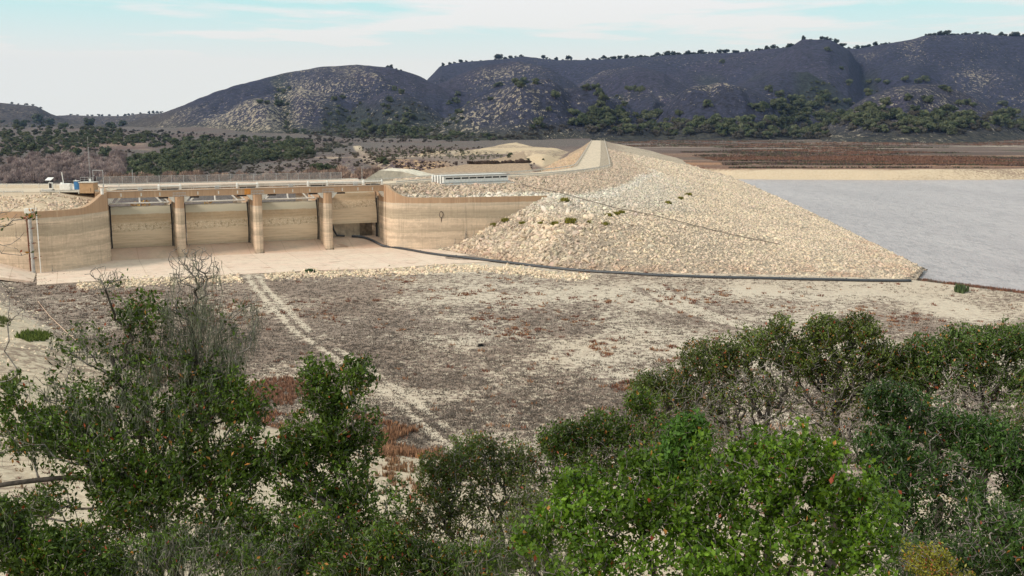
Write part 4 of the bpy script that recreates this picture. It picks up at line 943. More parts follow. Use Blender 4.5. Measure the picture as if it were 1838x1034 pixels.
# ------------------------------------------------------------------ rocks
def ico(sub=1):
    import bmesh
    bm = bmesh.new(); bmesh.ops.create_icosphere(bm, subdivisions=sub, radius=1); v = np.array([p.co[:] for p in bm.verts]); f = np.array([[q.index for q in t.verts] for t in bm.faces]); bm.free(); return v, f
ICO1, IF1 = ico(1); ICO2, IF2 = ico(2)
def rock_shapes(base, n, seed):
    r = np.random.default_rng(seed); out = []
    for _ in range(n):
        v = base.copy()
        for _k in range(9):
            d = r.normal(size=3); d /= np.linalg.norm(d); lim = r.uniform(.25, .7); s = v @ d; v = v - np.outer(np.clip(s - lim, 0, None), d)
        v *= r.uniform(.75, 1.55, 3) * np.array((1, 1, .85)); v += r.normal(size=v.shape) * .05; out.append(v)
    return out
def scatter(name, pts, size, shapes, faces, cols, mat, sink=.25, kind='stuff', label=None, cat=None):
    n = len(pts); nv = len(shapes[0]); k = rng.integers(0, len(shapes), n); A = np.array(shapes)[k]
    ang = rng.random(n) * 6.283; c, s = np.cos(ang), np.sin(ang); x = A[:, :, 0] * c[:, None] - A[:, :, 1] * s[:, None]; y = A[:, :, 0] * s[:, None] + A[:, :, 1] * c[:, None]
    tl = rng.normal(size=n) * .6; z = A[:, :, 2] * np.cos(tl)[:, None] + x * np.sin(tl)[:, None]; x = x * np.cos(tl)[:, None] - A[:, :, 2] * np.sin(tl)[:, None]
    V = np.stack([x, y, z], -1) * size[:, None, None] + pts[:, None, :] - np.array((0, 0, 1.)) * (size * sink)[:, None, None]
    Fc = (faces[None] + (np.arange(n) * nv)[:, None, None]).reshape(-1, 3)
    o = np_mesh(name, V.reshape(-1, 3), Fc, mat, col=np.repeat(cols, nv, 0)); return tag(o, label, cat, kind=kind)
RS2 = rock_shapes(ICO2, 9, 1); RS1 = rock_shapes(ICO1, 9, 2)
def dampts(n, x0, x1, y0, y1, margin=.3):
    x = rng.uniform(x0, x1, n); y = rng.uniform(y0, y1, n); s = sdist(x, y, DAM); dt = dist_poly(x, y, CREST); wy = dist_poly(x, y, WALL_R)
    ok = (s > -1.0) & (dt > 7.2) & (wy > .75); x, y = x[ok], y[ok]; z = dam_z(x, y); k = z > ground_z(x, y) - .3; return x[k], y[k], z[k]
def stone_jit(c, k=.19): return np.clip(c * (1 + rng.normal(size=(len(c), 1)) * k) * (1 + rng.normal(size=c.shape) * .03), .03, .95)
# boulders of the near quarter
x, y, z = dampts(48000, -33, 66, 196, 300); d = np.clip(1 - (x - 8) / 55, .25, 1); k = rng.random(len(x)) < d; x, y, z = x[k], y[k], z[k]
sz = .17 + .58 * rng.random(len(x)) ** 2.8; sz += (rng.random(len(x)) < .04) * .55; sz *= np.where(y > 252, .85, 1) * np.clip(1.15 - x / 90, .6, 1.15)
scatter('boulders', np.stack([x, y, z], -1), sz, RS2, IF2, stone_jit(stone_col(x, y, z)), M['rock'], .2)
x, y, z = dampts(150000, 10, 140, 196, 640); k = rng.random(len(x)) < np.clip(240 / y, 0, 1) ** 2 * 1.1 * sstep(5, 45, x + .4 * (y - 240)); x, y, z = x[k], y[k], z[k]
sz = .20 + .34 * rng.random(len(x)) ** 2
scatter('riprap', np.stack([x, y, z], -1), sz * np.clip(y / 260, 1, 2), RS1, IF1, stone_jit(stone_col(x, y, z), .13), M['rock'], .15)
# rock edging of the apron
edge = [P(a, b, 0) for a, b in [(140, 512), (230, 507), (330, 503), (440, 499), (560, 492), (700, 488), (800, 482), (880, 480), (930, 487), (1000, 496), (1060, 498)]]
el = resample([e[:2] for e in edge], .05); n = 3300; i = rng.integers(0, len(el) - 1, n); t = el[np.minimum(i + 5, len(el) - 1)] - el[np.maximum(i - 5, 0)]; t /= np.linalg.norm(t, axis=1)[:, None]
wdt = np.interp(el[i][:, 0], [-100, -50, -15, 12], [6, 5, 6, 3.5]); off = rng.normal(size=n) * wdt * .5; pts = el[i] + np.stack([-t[:, 1], t[:, 0]], -1) * off[:, None]
tr_ok = dist_poly(pts[:, 0], pts[:, 1], TRACK) > 2.4; pts = pts[tr_ok]; zz = ground_z(pts[:, 0], pts[:, 1]); cz = np.tile(np.array((.64, .51, .37)), (len(pts), 1))
scatter('rock_edging', np.stack([pts[:, 0], pts[:, 1], zz + .05], -1), .22 + .42 * rng.random(len(pts)) ** 1.8, RS2, IF2, stone_jit(cz), M['rock'], .15)
# rock bank above the left wing wall
x = rng.uniform(-125, -91, 3600); y = rng.uniform(204, 224, 3600); ok = (sdist(x, y, PLATEAU) > .8) & (dist_poly(x, y, WALL_L) < 13) & (dist_poly(x, y, WALL_L) > .7) & (fbm(x, y, 5, 3, 401) > .36 + .22 * sstep(-101, -108, x)); x, y = x[ok], y[ok]
scatter('bank_rocks', np.stack([x, y, ground_z(x, y)], -1), .2 + .4 * rng.random(len(x)) ** 2, RS2, IF2, stone_jit(np.tile(np.array((.56, .43, .32)), (len(x), 1))), M['rock'], .15)
# stones of the left slope
x = rng.uniform(-130, -40, 9000); y = rng.uniform(95, 203, 9000); ok = (sdist(x, y, HILLSIDE) > -1.5) & (fbm(x, y, 9, 3, 402) > .45); x, y = x[ok], y[ok]
scatter('slope_stones', np.stack([x, y, ground_z(x, y)], -1), .10 + .3 * rng.random(len(x)) ** 3, RS1, IF1, stone_jit(np.tile(np.array((.62, .5, .37)), (len(x), 1))), M['rock'], .2)
# dark wet stones at the waterline
wlp = resample([(78, 196.5), (88, 215), (106, 362)], .2); i = rng.integers(0, len(wlp), 900); p_ = wlp[i] + rng.normal(size=(900, 2)) * np.array((1.0, 1.0)); z = np.full(900, -1.35)
zz = np.maximum(dam_z(p_[:, 0], p_[:, 1]), z); k = zz < .6
scatter('shore_stones', np.stack([p_[:, 0], p_[:, 1], np.minimum(zz, -.6)], -1)[k], .2 + .3 * rng.random(k.sum()), RS1, IF1, stone_jit(np.tile(np.array((.15, .12, .10)), (k.sum(), 1)), .3), M['rock'], .1)

# ------------------------------------------------------------------ low plants (tufts): arrays of blades
def tufts(name, pts, h, w, nb, cols, spread=.5, kind='stuff', label=None, cat=None, mat=None, parent=None):
    if len(pts) == 0: print('EMPTY', name); return None
    n = len(pts); N_ = n * nb; base = np.repeat(pts, nb, 0); hh = np.repeat(h, nb) * rng.uniform(.5, 1.1, N_); ww = np.repeat(w, nb)
    a = rng.random(N_) * 6.283; rr = ww * spread * np.sqrt(rng.random(N_)); b = base + np.stack([np.cos(a) * rr, np.sin(a) * rr, -hh * .1], -1)
    ln = ww * .5 * rng.random(N_); tip = b + np.stack([np.cos(a) * ln, np.sin(a) * ln, hh], -1); a2 = rng.random(N_) * 3.14; bw = np.maximum(hh * .16, ww * .12)
    sd_ = np.stack([np.cos(a2) * bw, np.sin(a2) * bw, 0 * bw], -1)
    V = np.stack([b - sd_, b + sd_, tip], 1).reshape(-1, 3); Fc = np.arange(len(V)).reshape(-1, 3)
    c = np.repeat(np.repeat(cols, nb, 0) * rng.uniform(.7, 1.25, (N_, 1)), 3, 0)
    o = np_mesh(name, V, Fc, mat or M['veg'], parent, col=c)
    return tag(o, label, cat, kind=kind)
def plain_pts(n):
    Y = 1 / rng.uniform(1 / 205., 1 / 84., n); A_ = rng.uniform(-.56, .56, n); x = A_ * Y; ok = (sdist(x, Y, HILLSIDE) < .5) & (sdist(x, Y, LAKE) < -3) & (sdist(x, Y, DAM) < -1) & (dist_poly(x, Y, [Lc, Rc]) > 27)
    x, Y = x[ok], Y[ok]; return x, Y, ground_z(x, Y)
x, y, z = plain_pts(130000); bg_ = fbm(x, y, 40, 4, 101); md = fbm(x, y, 9, 4, 102); stz = fbm(x * .35 + y * .1, y * 1.6, 26, 4, 103)
a_ = x / y; pv = .46 + .25 * (bg_ - .5) + .9 * (md - .5) + .7 * (stz - .5) + .22 * (1 - sstep(-.2, -.05, a_)) * sstep(110, 140, y) - .25 * sstep(.1, .4, a_)
dtk = dist_poly(x, y, TRACK); pv = np.where(np.abs(dtk - .95) < .45, pv * .35, pv); k = rng.random(len(x)) < pv; x, y, z = x[k], y[k], z[k]
cc = np.array((.19, .158, .133)) * (1 + .5 * (fbm(x, y, 5, 2, 412) - .5))[:, None]
hs = rng.uniform(.10, .26, len(x)); tufts('dark_scrub', np.stack([x, y, z], -1), hs, hs * 2.6, 7, cc, .7)
x, y, z = plain_pts(60000); f_ = fbm(x, y, 16, 4, 420); f2 = fbm(x, y, 4, 2, 421)
a_ = x / y; near_rock = 1 - sstep(0, 16, np.abs(dist_poly(x, y, [e[:2] for e in edge]) - 6)); pv = .30 * sstep(.54, .66, f_ + .08 * near_rock + .03 * (a_ < -.1)) * sstep(.5, .6, f2) + .008
dtk = dist_poly(x, y, TRACK); pv = np.where(np.abs(dtk - .95) < .8, .0, pv); k = rng.random(len(x)) < pv; x, y, z = x[k], y[k], z[k]
cc = np.where(rng.random((len(x), 1)) < .6, np.array((.23, .10, .065)), np.array((.38, .20, .11))); hs = rng.uniform(.18, .5, len(x))
tufts('red_scrub', np.stack([x, y, z], -1), hs, hs * 1.7, 16, cc, .6)
# dry tall grass at the foot of the hillside
def patch_pts(px, py, rx, ry, n):
    p0 = [hit(px + rx * math.cos(t), py + ry * math.sin(t), 30, 300, 500)[:2] for t in np.linspace(0, 2 * math.pi, 16)[:-1]]; A_ = np.array(p0); lo_, hi_ = A_.min(0), A_.max(0)
    x = rng.uniform(lo_[0], hi_[0], n); y = rng.uniform(lo_[1], hi_[1], n); k = inside(x, y, p0); x, y = x[k], y[k]; return np.stack([x, y, ground_z(x, y)], -1)
for (px, py, rx, ry, n, h, c) in [(745, 800, 58, 26, 1300, .8, (.36, .20, .12)), (510, 705, 55, 20, 700, .6, (.33, .18, .12)), (700, 880, 60, 60, 420, .45, (.38, .24, .16)), (600, 960, 60, 60, 300, .4, (.34, .20, .13)), (200, 530, 160, 36, 1800, .35, (.20, .12, .09)), (760, 850, 60, 26, 500, .5, (.32, .19, .11))]:
    p_ = patch_pts(px, py, rx * 1.25, ry * 1.25, n); p_ = p_[(fbm(p_[:, 0], p_[:, 1], 7, 3, 433) + .10 * rng.random(len(p_))) > .50]; hs = rng.uniform(.4, 1.1, len(p_)) * h; tufts('dry_grass', p_, hs, hs * .6, 14, np.tile(np.array(c), (len(p_), 1)), .5)
for (px, py, rx, ry, n, h, c) in [(60, 606, 28, 9, 200, .8, (.13, .17, .04)), (18, 690, 18, 12, 70, .7, (.15, .17, .05)), (5, 580, 12, 8, 60, .8, (.13, .15, .05))]:
    p_ = patch_pts(px, py, rx, ry, n); hs = rng.uniform(.5, 1.1, len(p_)) * h; tufts('green_grass', p_, hs, hs * .8, 18, np.tile(np.array(c), (len(p_), 1)), .5)
# small plants on the near sandy hillside
n = 5000; x = rng.uniform(-40, 40, n); y = rng.uniform(14, 90, n); k = (sdist(x, y, HILLSIDE) > 1) & (fbm(x, y, 5, 3, 430) > .55); x, y = x[k], y[k]; hs = rng.uniform(.08, .22, len(x))
tufts('hillside_plants', np.stack([x, y, ground_z(x, y)], -1), hs, hs * 2, 12, np.where(rng.random((len(x), 1)) < .5, np.array((.16, .08, .06)), np.array((.30, .2, .12))), .6)
# brush along the right shoreline
sh = resample([(82, 203.5), (90, 195), (97.5, 186.5), (110, 183), (140, 176.5)], .15); i = rng.integers(0, len(sh), 1300); p_ = sh[i] + rng.normal(size=(1300, 2)) * .8; k = rng.random(1300) < sstep(.3, .6, fbm(p_[:, 0], p_[:, 1], 4, 2, 431)) + .3; p_ = p_[k]
hs = rng.uniform(.25, .85, len(p_)); tufts('shore_scrub', np.stack([p_[:, 0], p_[:, 1], ground_z(p_[:, 0], p_[:, 1])], -1), hs, hs * 1.3, 14, np.where(rng.random((len(p_), 1)) < .5, np.array((.26, .12, .08)), np.array((.14, .11, .09))), .5)
n = 26000; Yf = 1 / rng.uniform(1 / 1500., 1 / 612., n); xf = rng.uniform(.08, .56, n) * Yf; dlf = -sdist(xf, Yf, LAKE); nf = fbm(xf * .3, Yf, 45, 4, 441)
k = (dlf > 17) & (nf > .47) & (sdist(xf, Yf, DAM) < -3); xf, Yf, nf = xf[k], Yf[k], nf[k]; hs = rng.uniform(.5, 1.7, len(xf)); cc = np.where(rng.random((len(xf), 1)) < .5, np.array((.13, .085, .075)), np.array((.10, .10, .06))); cc = np.where((nf > .61)[:, None], np.array((.21, .115, .08)), cc)
tufts('terrace_scrub', np.stack([xf, Yf, ground_z(xf, Yf)], -1), hs, hs * 2.6, 9, cc, .8)
# individual low bushes on the rock slope and the plain
def bush(px, py, h, c, label, group, name='low_bush', hy0=150):
    g_ = hit(px, py, hy0, 600, 1500); o = empty(name, tuple(g_), label, 'bush', group)
    hs = np.full(26, h); pts = np.tile(g_, (26, 1)) + np.concatenate([rng.normal(size=(26, 2)) * h * .42, rng.uniform(0, .25, (26, 1)) * h], 1)
    t_ = tufts('foliage', pts, hs, hs * .6, 12, np.tile(np.array(c), (26, 1)), .6, kind=None, parent=o); st_ = MB()
    for a in range(4): st_.tube([g_, g_ + np.array([math.cos(a * 1.6) * h * .25, math.sin(a * 1.6) * h * .25, h * .6])], .03, 4)
    st_.build('stem', M['trunk'], o)
YG = (.24, .22, .045)
for i, (px, py, h) in enumerate([(907, 398, .9), (887, 406, .8), (938, 403, .7), (996, 404, .8), (1023, 400, 1.2), (1013, 362, 1.0), (1087, 404, .7), (1107, 386, .8), (1092, 388, .7), (1116, 383, .7), (1237, 352, 1.0), (1222, 358, .8), (1200, 366, .8), (971, 402, .5), (1058, 400, .5)]):
    bush(px, py, h, YG, 'small yellow green bush growing among the boulders of the dam slope', 'yellow green bushes on the dam rocks')
for (px, py, h, c, lb) in [(1722, 524, 1.3, (.10, .14, .06), 'green bush at the water edge beyond the end of the pipeline'), (863, 622, .35, (.03, .03, .03), 'dark low tuft alone in the middle of the dry plain'), (557, 489, .8, (.07, .12, .045), 'small green bush on the rocks edging the apron')]:
    bush(px, py, h, c, lb, None, hy0=90)

# ------------------------------------------------------------------ trees of the middle and far distance
def crown_mesh(name, seed, w, h, ncl, per, c0, c1, trunk_h=.25, size=.055, sparse=1.0, vertical=False):
    """crown mesh of unit tree: leaf-clump triangles around irregular lobes, plus trunk mesh"""
    r = np.random.default_rng(seed); Vs = []; Cs = []
    cen = []
    for i in range(ncl):
        a = r.random() * 6.283; rr = math.sqrt(r.random()) * .36 * w; zc = h * (trunk_h + .12 + (1 - trunk_h - .25) * r.random() * (1 - .45 * (rr / (.36 * w)) ** 2)); cen.append((rr * math.cos(a), rr * math.sin(a), zc))
    cen = np.array(cen); rad = r.uniform(.16, .27, ncl) * min(w, h * 1.2)
    for c, q in zip(cen, rad):
        d = r.normal(size=(per, 3)); d /= np.linalg.norm(d, axis=1)[:, None]; p = c + d * (q * r.uniform(.72, 1.08, per))[:, None] * np.array((1, 1, .78)); nn = d + r.normal(size=d.shape) * .45; nn /= np.linalg.norm(nn, axis=1)[:, None]
        t1 = np.cross(nn, r.normal(size=d.shape)); t1 /= np.linalg.norm(t1, axis=1)[:, None]; t2 = np.cross(nn, t1); s_ = size * w * r.uniform(.6, 1.5, per)[:, None]
        if vertical: t2 = np.array((0, 0, 1.)) * 1.9 + r.normal(size=d.shape) * .5; t1 = t1 * .35
        Vs.append(np.stack([p - t1 * s_, p + t1 * s_, p + t2 * s_ * 1.3], 1)); tone = r.random(); cc = np.array(c0) * (1 - tone) + np.array(c1) * tone; Cs.append(np.repeat(cc[None] * r.uniform(.75, 1.25, (per, 1)), 3, 0))
    V = np.concatenate(Vs).reshape(-1, 3); C = np.concatenate(Cs).reshape(-1, 3); return V, C
def trunk_arr(h, w, seed):
    q = MB(); r = random.Random(seed); q.tube([(0, 0, -.6), (0, 0, h * .22), (r.uniform(-.3, .3), 0, h * .45)], [w * .045, w * .035, w * .025], 5)
    for i in range(4):
        a = r.random() * 6.28; q.tube([(0, 0, h * .2), (math.cos(a) * w * .18, math.sin(a) * w * .18, h * .42), (math.cos(a) * w * .3, math.sin(a) * w * .3, h * .62)], [w * .026, w * .018, w * .01], 4)
    return q
KIND = {}
def make_kind(key, n, **k):
    KIND[key] = []
    for i in range(n):
        V, C = crown_mesh(key, hash_seed(key) + i, **k); me = bpy.data.meshes.new(key + '_crown'); me.vertices.add(len(V)); me.vertices.foreach_set('co', V.astype(np.float32).ravel()); m_ = len(V) // 3
        me.loops.add(len(V)); me.loops.foreach_set('vertex_index', np.arange(len(V), dtype=np.int32)); me.polygons.add(m_); me.polygons.foreach_set('loop_start', np.arange(0, len(V), 3, dtype=np.int32))
        try: me.polygons.foreach_set('loop_total', np.full(m_, 3, np.int32))
        except Exception: pass
        me.update(calc_edges=True); at = me.attributes.new('col', 'FLOAT_COLOR', 'POINT'); at.data.foreach_set('color', np.concatenate([C, np.ones((len(C), 1))], 1).astype(np.float32).ravel()); me.materials.append(M['crown'])
        tq = trunk_arr(k['h'], k['w'], i); tm = bpy.data.meshes.new(key + '_trunk'); tm.from_pydata(tq.v, [], tq.f); tm.materials.append(M['trunk']); KIND[key].append((me, tm, V, C))
def hash_seed(s): return sum(ord(c) * (i + 1) for i, c in enumerate(s))
make_kind('oak', 7, w=13, h=9, ncl=11, per=120, c0=(.055, .075, .038), c1=(.165, .175, .095), trunk_h=.06, size=.045)
make_kind('ridge_oak', 6, w=14, h=9.5, ncl=12, per=60, c0=(.030, .042, .024), c1=(.05, .06, .032), trunk_h=.10)
make_kind('olive', 5, w=11, h=7, ncl=9, per=100, c0=(.10, .105, .075), c1=(.17, .155, .12), trunk_h=.04, size=.045)
make_kind('willow', 6, w=12, h=10, ncl=11, per=120, c0=(.22, .17, .155), c1=(.44, .36, .31), trunk_h=.1, vertical=True, size=.05)
make_kind('autumn', 3, w=6, h=7, ncl=7, per=60, c0=(.42, .18, .05), c1=(.5, .30, .07), trunk_h=.15)
make_kind('sapling', 3, w=2.2, h=4.5, ncl=5, per=26, c0=(.09, .10, .055), c1=(.14, .14, .085), trunk_h=.1, size=.09)
def place_tree(key, pos, sc, label, group, name='oak_tree', cat='tree', k=None):
    me, tm, _, _ = random.choice(KIND[key]); o = bpy.data.objects.new(name, None); o.location = tuple(pos); o.rotation_euler = (0, 0, random.random() * 6.28); o.scale = (sc * random.uniform(.85, 1.15), sc * random.uniform(.85, 1.15), sc * random.uniform(.85, 1.1)); link(o); tag(o, label, cat, group)
    c = bpy.data.objects.new('crown', me); link(c, o); t = bpy.data.objects.new('trunk', tm); link(t, o); return o
def wood(name, key, pts, scs, tint=(1, 1, 1)):
    Vs = []; Cs = []
    for p, s in zip(pts, scs):
        _, _, V, C = KIND[key][random.randrange(len(KIND[key]))]; a = random.random() * 6.28; c_, s_ = math.cos(a), math.sin(a); step = 1
        R3 = np.array([[c_, -s_, 0], [s_, c_, 0], [0, 0, 1]]); Vs.append((V @ R3.T) * s * np.array((1, 1, random.uniform(.8, 1.1))) + p); Cs.append(C * random.uniform(.75, 1.25) * np.array(tint))
    V = np.concatenate(Vs); return tag(np_mesh(name, V, np.arange(len(V)).reshape(-1, 3), M['crown'], col=np.concatenate(Cs)), kind='stuff')
def in_px(poly, n, y0=300):
    poly = np.array(poly, float); lo_, hi_ = poly.min(0), poly.max(0); out = []
    while len(out) < n:
        a, b = random.uniform(lo_[0], hi_[0]), random.uniform(lo_[1], hi_[1])
        if inside(np.array([a]), np.array([b]), poly)[0]: out.append(hit(a, b, y0, 5200, 500))
    return out
# ridge-line oaks
RG = 'dark oaks along the skyline of the hills'
for px, sc in [(697, .9), (706, 1.2), (714, 1.0), (798, 1.1), (806, .8), (815, .6), (826, .7), (895, 1.2), (908, .7), (916, .8), (933, .7), (975, .7), (988, .8), (1000, .7), (1022, 1.1), (1058, .9), (1066, 1.0), (1075, .8), (1085, .9), (1095, .8), (1104, 1.0), (1115, .9), (1124, .8), (1132, 1.0), (1141, .9), (1150, 1.0), (1160, .9), (1170, 1.0), (1180, 1.1), (1190, 1.0), (1200, .9), (1208, .9), (1220, 1.0), (1230, 1.0), (1238, .9),
               (1246, 1.0), (1256, .8), (1266, .9), (1276, .7), (1290, .9), (1305, 1.0), (1315, 1.1), (1324, .9), (1340, .8), (1352, .7), (1362, .9), (1375, .8), (1390, .9), (1403, .8), (1413, 1.0), (1421, .8), (1437, .9), (1445, 1.1), (1453, .9), (1478, 1.0), (1486, .8), (1496, 1.0), (1512, 1.0), (1520, .8), (1536, .9), (1548, .9), (1558, .8), (1566, 1.1), (1588, .7), (1664, .9), (1674, 1.0), (1683, .9), (1694, 1.0), (1704, 1.1), (1713, .9), (1725, 1.2),
               (1736, 1.0), (1746, 1.1), (1757, 1.1), (1768, 1.0), (1777, 1.1), (1795, 1.0), (1804, .9), (1815, 1.1), (1824, 1.1), (1834, 1.2)]:
    p = skyline(px + random.uniform(-4, 4)); place_tree('ridge_oak', p - np.array((0, 0, 2.5)), sc * random.choice((.7, 1.1, 1.5, 1.9)) * p[1] / 3100, 'small dark oak standing on the skyline ridge of the hills', RG)
LG = 'small trees on the low skyline at the far left'
for px in (14, 26, 40, 52, 66, 120, 132, 150, 158, 170, 176, 190, 205, 218, 224, 232, 246, 262, 270, 276, 284):
    p = skyline(px); place_tree('ridge_oak', p - np.array((0, 0, 1.)), random.uniform(.6, 1.1) * p[1] / 3500, 'small dark tree on the low skyline at the far left', LG)
# single oaks and clumps on the slopes
SG = 'dark oaks scattered on the purple hillsides'
singles = [(995, 178, 1.5), (880, 180, .8), (985, 200, 1.0), (1030, 207, 1.6), (1024, 204, 1.2), (968, 228, 1.8), (955, 232, 1.0), (700, 183, 1.1), (688, 192, .8), (695, 207, 1.1), (712, 212, .8), (822, 172, .9), (818, 186, 1.2), (806, 188, 1.0), (467, 186, 1.1), (500, 190, 1.3), (480, 187, .8), (720, 168, 1.0), (708, 163, 1.0), (940, 150, 1.2), (925, 153, 1.4), (935, 157, 1.2), (962, 151, 1.2), (898, 155, 1.0), (890, 157, .8), (1070, 160, 1.2), (1052, 163, 1.3), (1075, 172, 1.5), (1085, 184, 1.5), (1078, 192, 1.3), (1128, 165, 1.2), (1148, 168, 1.4), (1138, 163, 1.0), (1120, 190, 1.0),
           (1486, 92, .8), (1296, 114, .9), (1510, 125, .7), (1524, 154, 1.2), (1560, 152, 1.1), (1575, 150, 1.2), (1590, 153, 1.0), (1660, 147, 1.3), (1648, 150, 1.2), (1625, 148, 1.2), (1480, 172, 1.5), (1478, 180, 1.6), (1470, 190, 1.8), (1455, 198, 1.8), (1440, 195, 1.6), (1500, 186, 1.3), (1520, 185, 1.2), (1558, 172, 1.4), (1630, 180, 1.3), (1665, 183, 1.8), (1590, 190, 1.5), (1735, 188, 1.4), (1720, 190, 1.3), (1745, 192, 1.2), (1270, 192, 1.3), (1380, 165, 1.2), (1400, 175, 1.3), (1420, 182, 1.4), (1350, 195, 1.4), (1365, 200, 1.6),
           (1800, 190, 1.2), (1692, 160, 1.1), (1700, 165, 1.2), (600, 180, .9), (615, 178, 1.0), (660, 230, 1.6), (672, 240, 1.8), (690, 238, 2.0), (705, 242, 1.9), (720, 240, 1.8), (735, 246, 1.6), (745, 240, 1.4), (712, 228, 1.3), (728, 222, 1.2), (742, 215, 1.1), (730, 208, 1.0), (760, 238, 1.2), (650, 245, 1.4)]
for px, py, sc in singles:
    p = hit(px, py, 900); place_tree('oak', p - np.array((0, 0, .6)), sc * 1.25 * min(1.4, max(.6, p[1] / 2000)), 'dark round oak standing on the purple hillside', SG)
MG = 'larger round oaks behind the bridge'
for px, py, sc in [(580, 306, 1.0), (597, 309, .9), (566, 305, .9), (686, 293, .85), (694, 295, .6), (790, 263, .3), (948, 288, .35), (975, 287, .25), (917, 278, .35), (125, 282, 1.1), (140, 278, .9), (190, 280, 1.1), (205, 282, .8), (60, 272, .9), (93, 278, .8), (45, 268, .8), (154, 252, .7), (170, 258, .6), (115, 230, .8), (160, 226, .9), (35, 230, 1.1), (70, 222, 1.0), (90, 225, .8), (200, 230, .8), (220, 226, .7)]:
    p = hit(px, py, 330); place_tree('oak', p - np.array((0, 0, .6)), sc * 1.25 * max(.55, p[1] / 1100), 'dark green oak standing apart in the valley behind the spillway', 'oaks standing apart in the valley')
# oak woods and brush belts
random.seed(5)
p_0 = in_px([(560, 240), (660, 236), (760, 246), (900, 242), (1000, 226), (1040, 232), (960, 250), (800, 256), (640, 258), (540, 262)], 200, 900)
def sc_of(p, a, b): return [random.uniform(a, b) * min(1.5, max(.55, q[1] / 1300)) for q in p]
p_ = in_px([(215, 318), (230, 290), (290, 275), (330, 262), (420, 262), (560, 258), (560, 285), (470, 292), (400, 300), (330, 318), (260, 326)], 380, 330); wood('oak_wood', 'oak', p_, sc_of(p_, .6, 1.25))
p_ = in_px([(215, 318), (230, 290), (290, 275), (330, 262), (420, 262), (560, 258), (640, 262), (560, 285), (470, 292), (400, 300), (330, 318), (260, 326)], 300, 330); wood('brush_wood', 'olive', p_, sc_of(p_, .5, 1.0))
wood('hillfoot_brush', 'olive', p_0, sc_of(p_0, .25, .7), (.8, .72, .75))
p_ = in_px([(0, 240), (150, 238), (300, 246), (420, 250), (560, 252), (560, 262), (300, 266), (200, 262), (0, 285)], 420, 700); wood('valley_oaks', 'oak', p_, sc_of(p_, .3, .75))
p_ = in_px([(180, 232), (300, 236), (430, 244), (560, 250), (700, 250), (560, 262), (300, 262), (180, 250)], 420, 900); wood('foothill_scrub', 'olive', p_, sc_of(p_, .15, .5), (.62, .58, .66))
p_ = in_px([(0, 262), (90, 262), (200, 272), (290, 275), (200, 292), (0, 300)], 140, 500); wood('valley_brush', 'olive', p_, sc_of(p_, .35, .8), (1.1, .95, 1.0))
p_ = in_px([(200, 322), (290, 300), (400, 290), (500, 285), (400, 312), (300, 326)], 160, 330); wood('brush_wood', 'olive', p_, sc_of(p_, .5, 1.0))
p_ = in_px([(20, 300), (60, 292), (150, 290), (215, 285), (225, 318), (200, 328), (0, 332)], 260, 330); wood('bare_willow_wood', 'willow', p_, sc_of(p_, .8, 1.5), (.98, .93, .98))
p_ = in_px([(190, 330), (700, 322), (700, 345), (190, 350)], 170, 330); wood('river_willows', 'willow', p_, [random.uniform(.5, .9) for q in p_], (1.0, .85, .75))
nn = 9000; Yq = rng.uniform(1300, 3000, nn); aq = rng.uniform(-.36, .6, nn); xq = aq * Yq; zq_ = hills_z(xq, Yq); _, bq = draws(xq, Yq); k = (bq < .07) & (zq_ > 8) & (zq_ < 120) & (rng.random(nn) < .8); P3 = np.stack([xq, Yq, zq_ - .6], -1)[k]
wood('draw_scrub', 'oak', P3[::2], [random.uniform(.4, .95) for _ in P3[::2]]); wood('draw_scrub', 'olive', P3[1::2], [random.uniform(.4, .9) for _ in P3[1::2]], (.8, .8, .8))
ps = []
for a_0, a_1, n_ in ((1052, 1250, 70), (1250, 1440, 34), (1470, 1600, 16), (1655, 1838, 60), (795, 1010, 16), (690, 722, 6)):
    for _ in range(n_): q = skyline(random.uniform(a_0, a_1)); ps.append(q - np.array((0, random.uniform(-60, 60) * 0, 2.0)))
wood('ridge_scrub', 'ridge_oak', ps, [random.uniform(.35, 1.0) for _ in ps])
p_ = in_px([(1010, 226), (1080, 205), (1180, 208), (1240, 212), (1300, 218), (1400, 215), (1480, 225), (1490, 248), (1400, 250), (1300, 246), (1200, 244), (1080, 238)], 150, 900); wood('oak_wood', 'oak', p_, sc_of(p_, .6, 1.6))
p_ = in_px([(1040, 222), (1250, 222), (1490, 230), (1490, 250), (1300, 250), (1060, 242)], 150, 900); wood('brush_wood', 'olive', p_, sc_of(p_, .5, 1.4), (.8, .75, .78))
p_ = in_px([(1340, 190), (1420, 180), (1470, 200), (1560, 190), (1600, 205), (1700, 200), (1760, 205), (1838, 212), (1838, 236), (1700, 242), (1600, 240), (1480, 226), (1400, 212)], 120, 900); wood('oak_wood', 'oak', p_, sc_of(p_, .9, 1.7))
p_ = in_px([(1480, 200), (1700, 205), (1838, 215), (1838, 240), (1600, 240), (1500, 236)], 110, 900); wood('brush_wood', 'olive', p_, sc_of(p_, .5, 1.4), (.8, .75, .78))
p_ = in_px([(0, 215), (80, 222), (200, 235), (290, 245), (280, 258), (140, 262), (0, 262)], 150, 900); wood('valley_brush', 'oak', p_, sc_of(p_, .4, .8), (1.1, 1.0, 1.1))
p_ = in_px([(640, 270), (800, 270), (900, 285), (930, 285), (860, 290), (780, 288), (660, 282)], 0 + 170, 400); wood('nursery_shrubs', 'sapling', p_, [random.uniform(.6, 1.1) for q in p_])
p_ = in_px([(300, 300), (560, 270), (700, 262), (900, 262), (640, 300), (560, 320), (420, 328)], 420, 330); wood('brush', 'olive', p_, [random.uniform(.15, .4) for q in p_], (1, .85, .85))
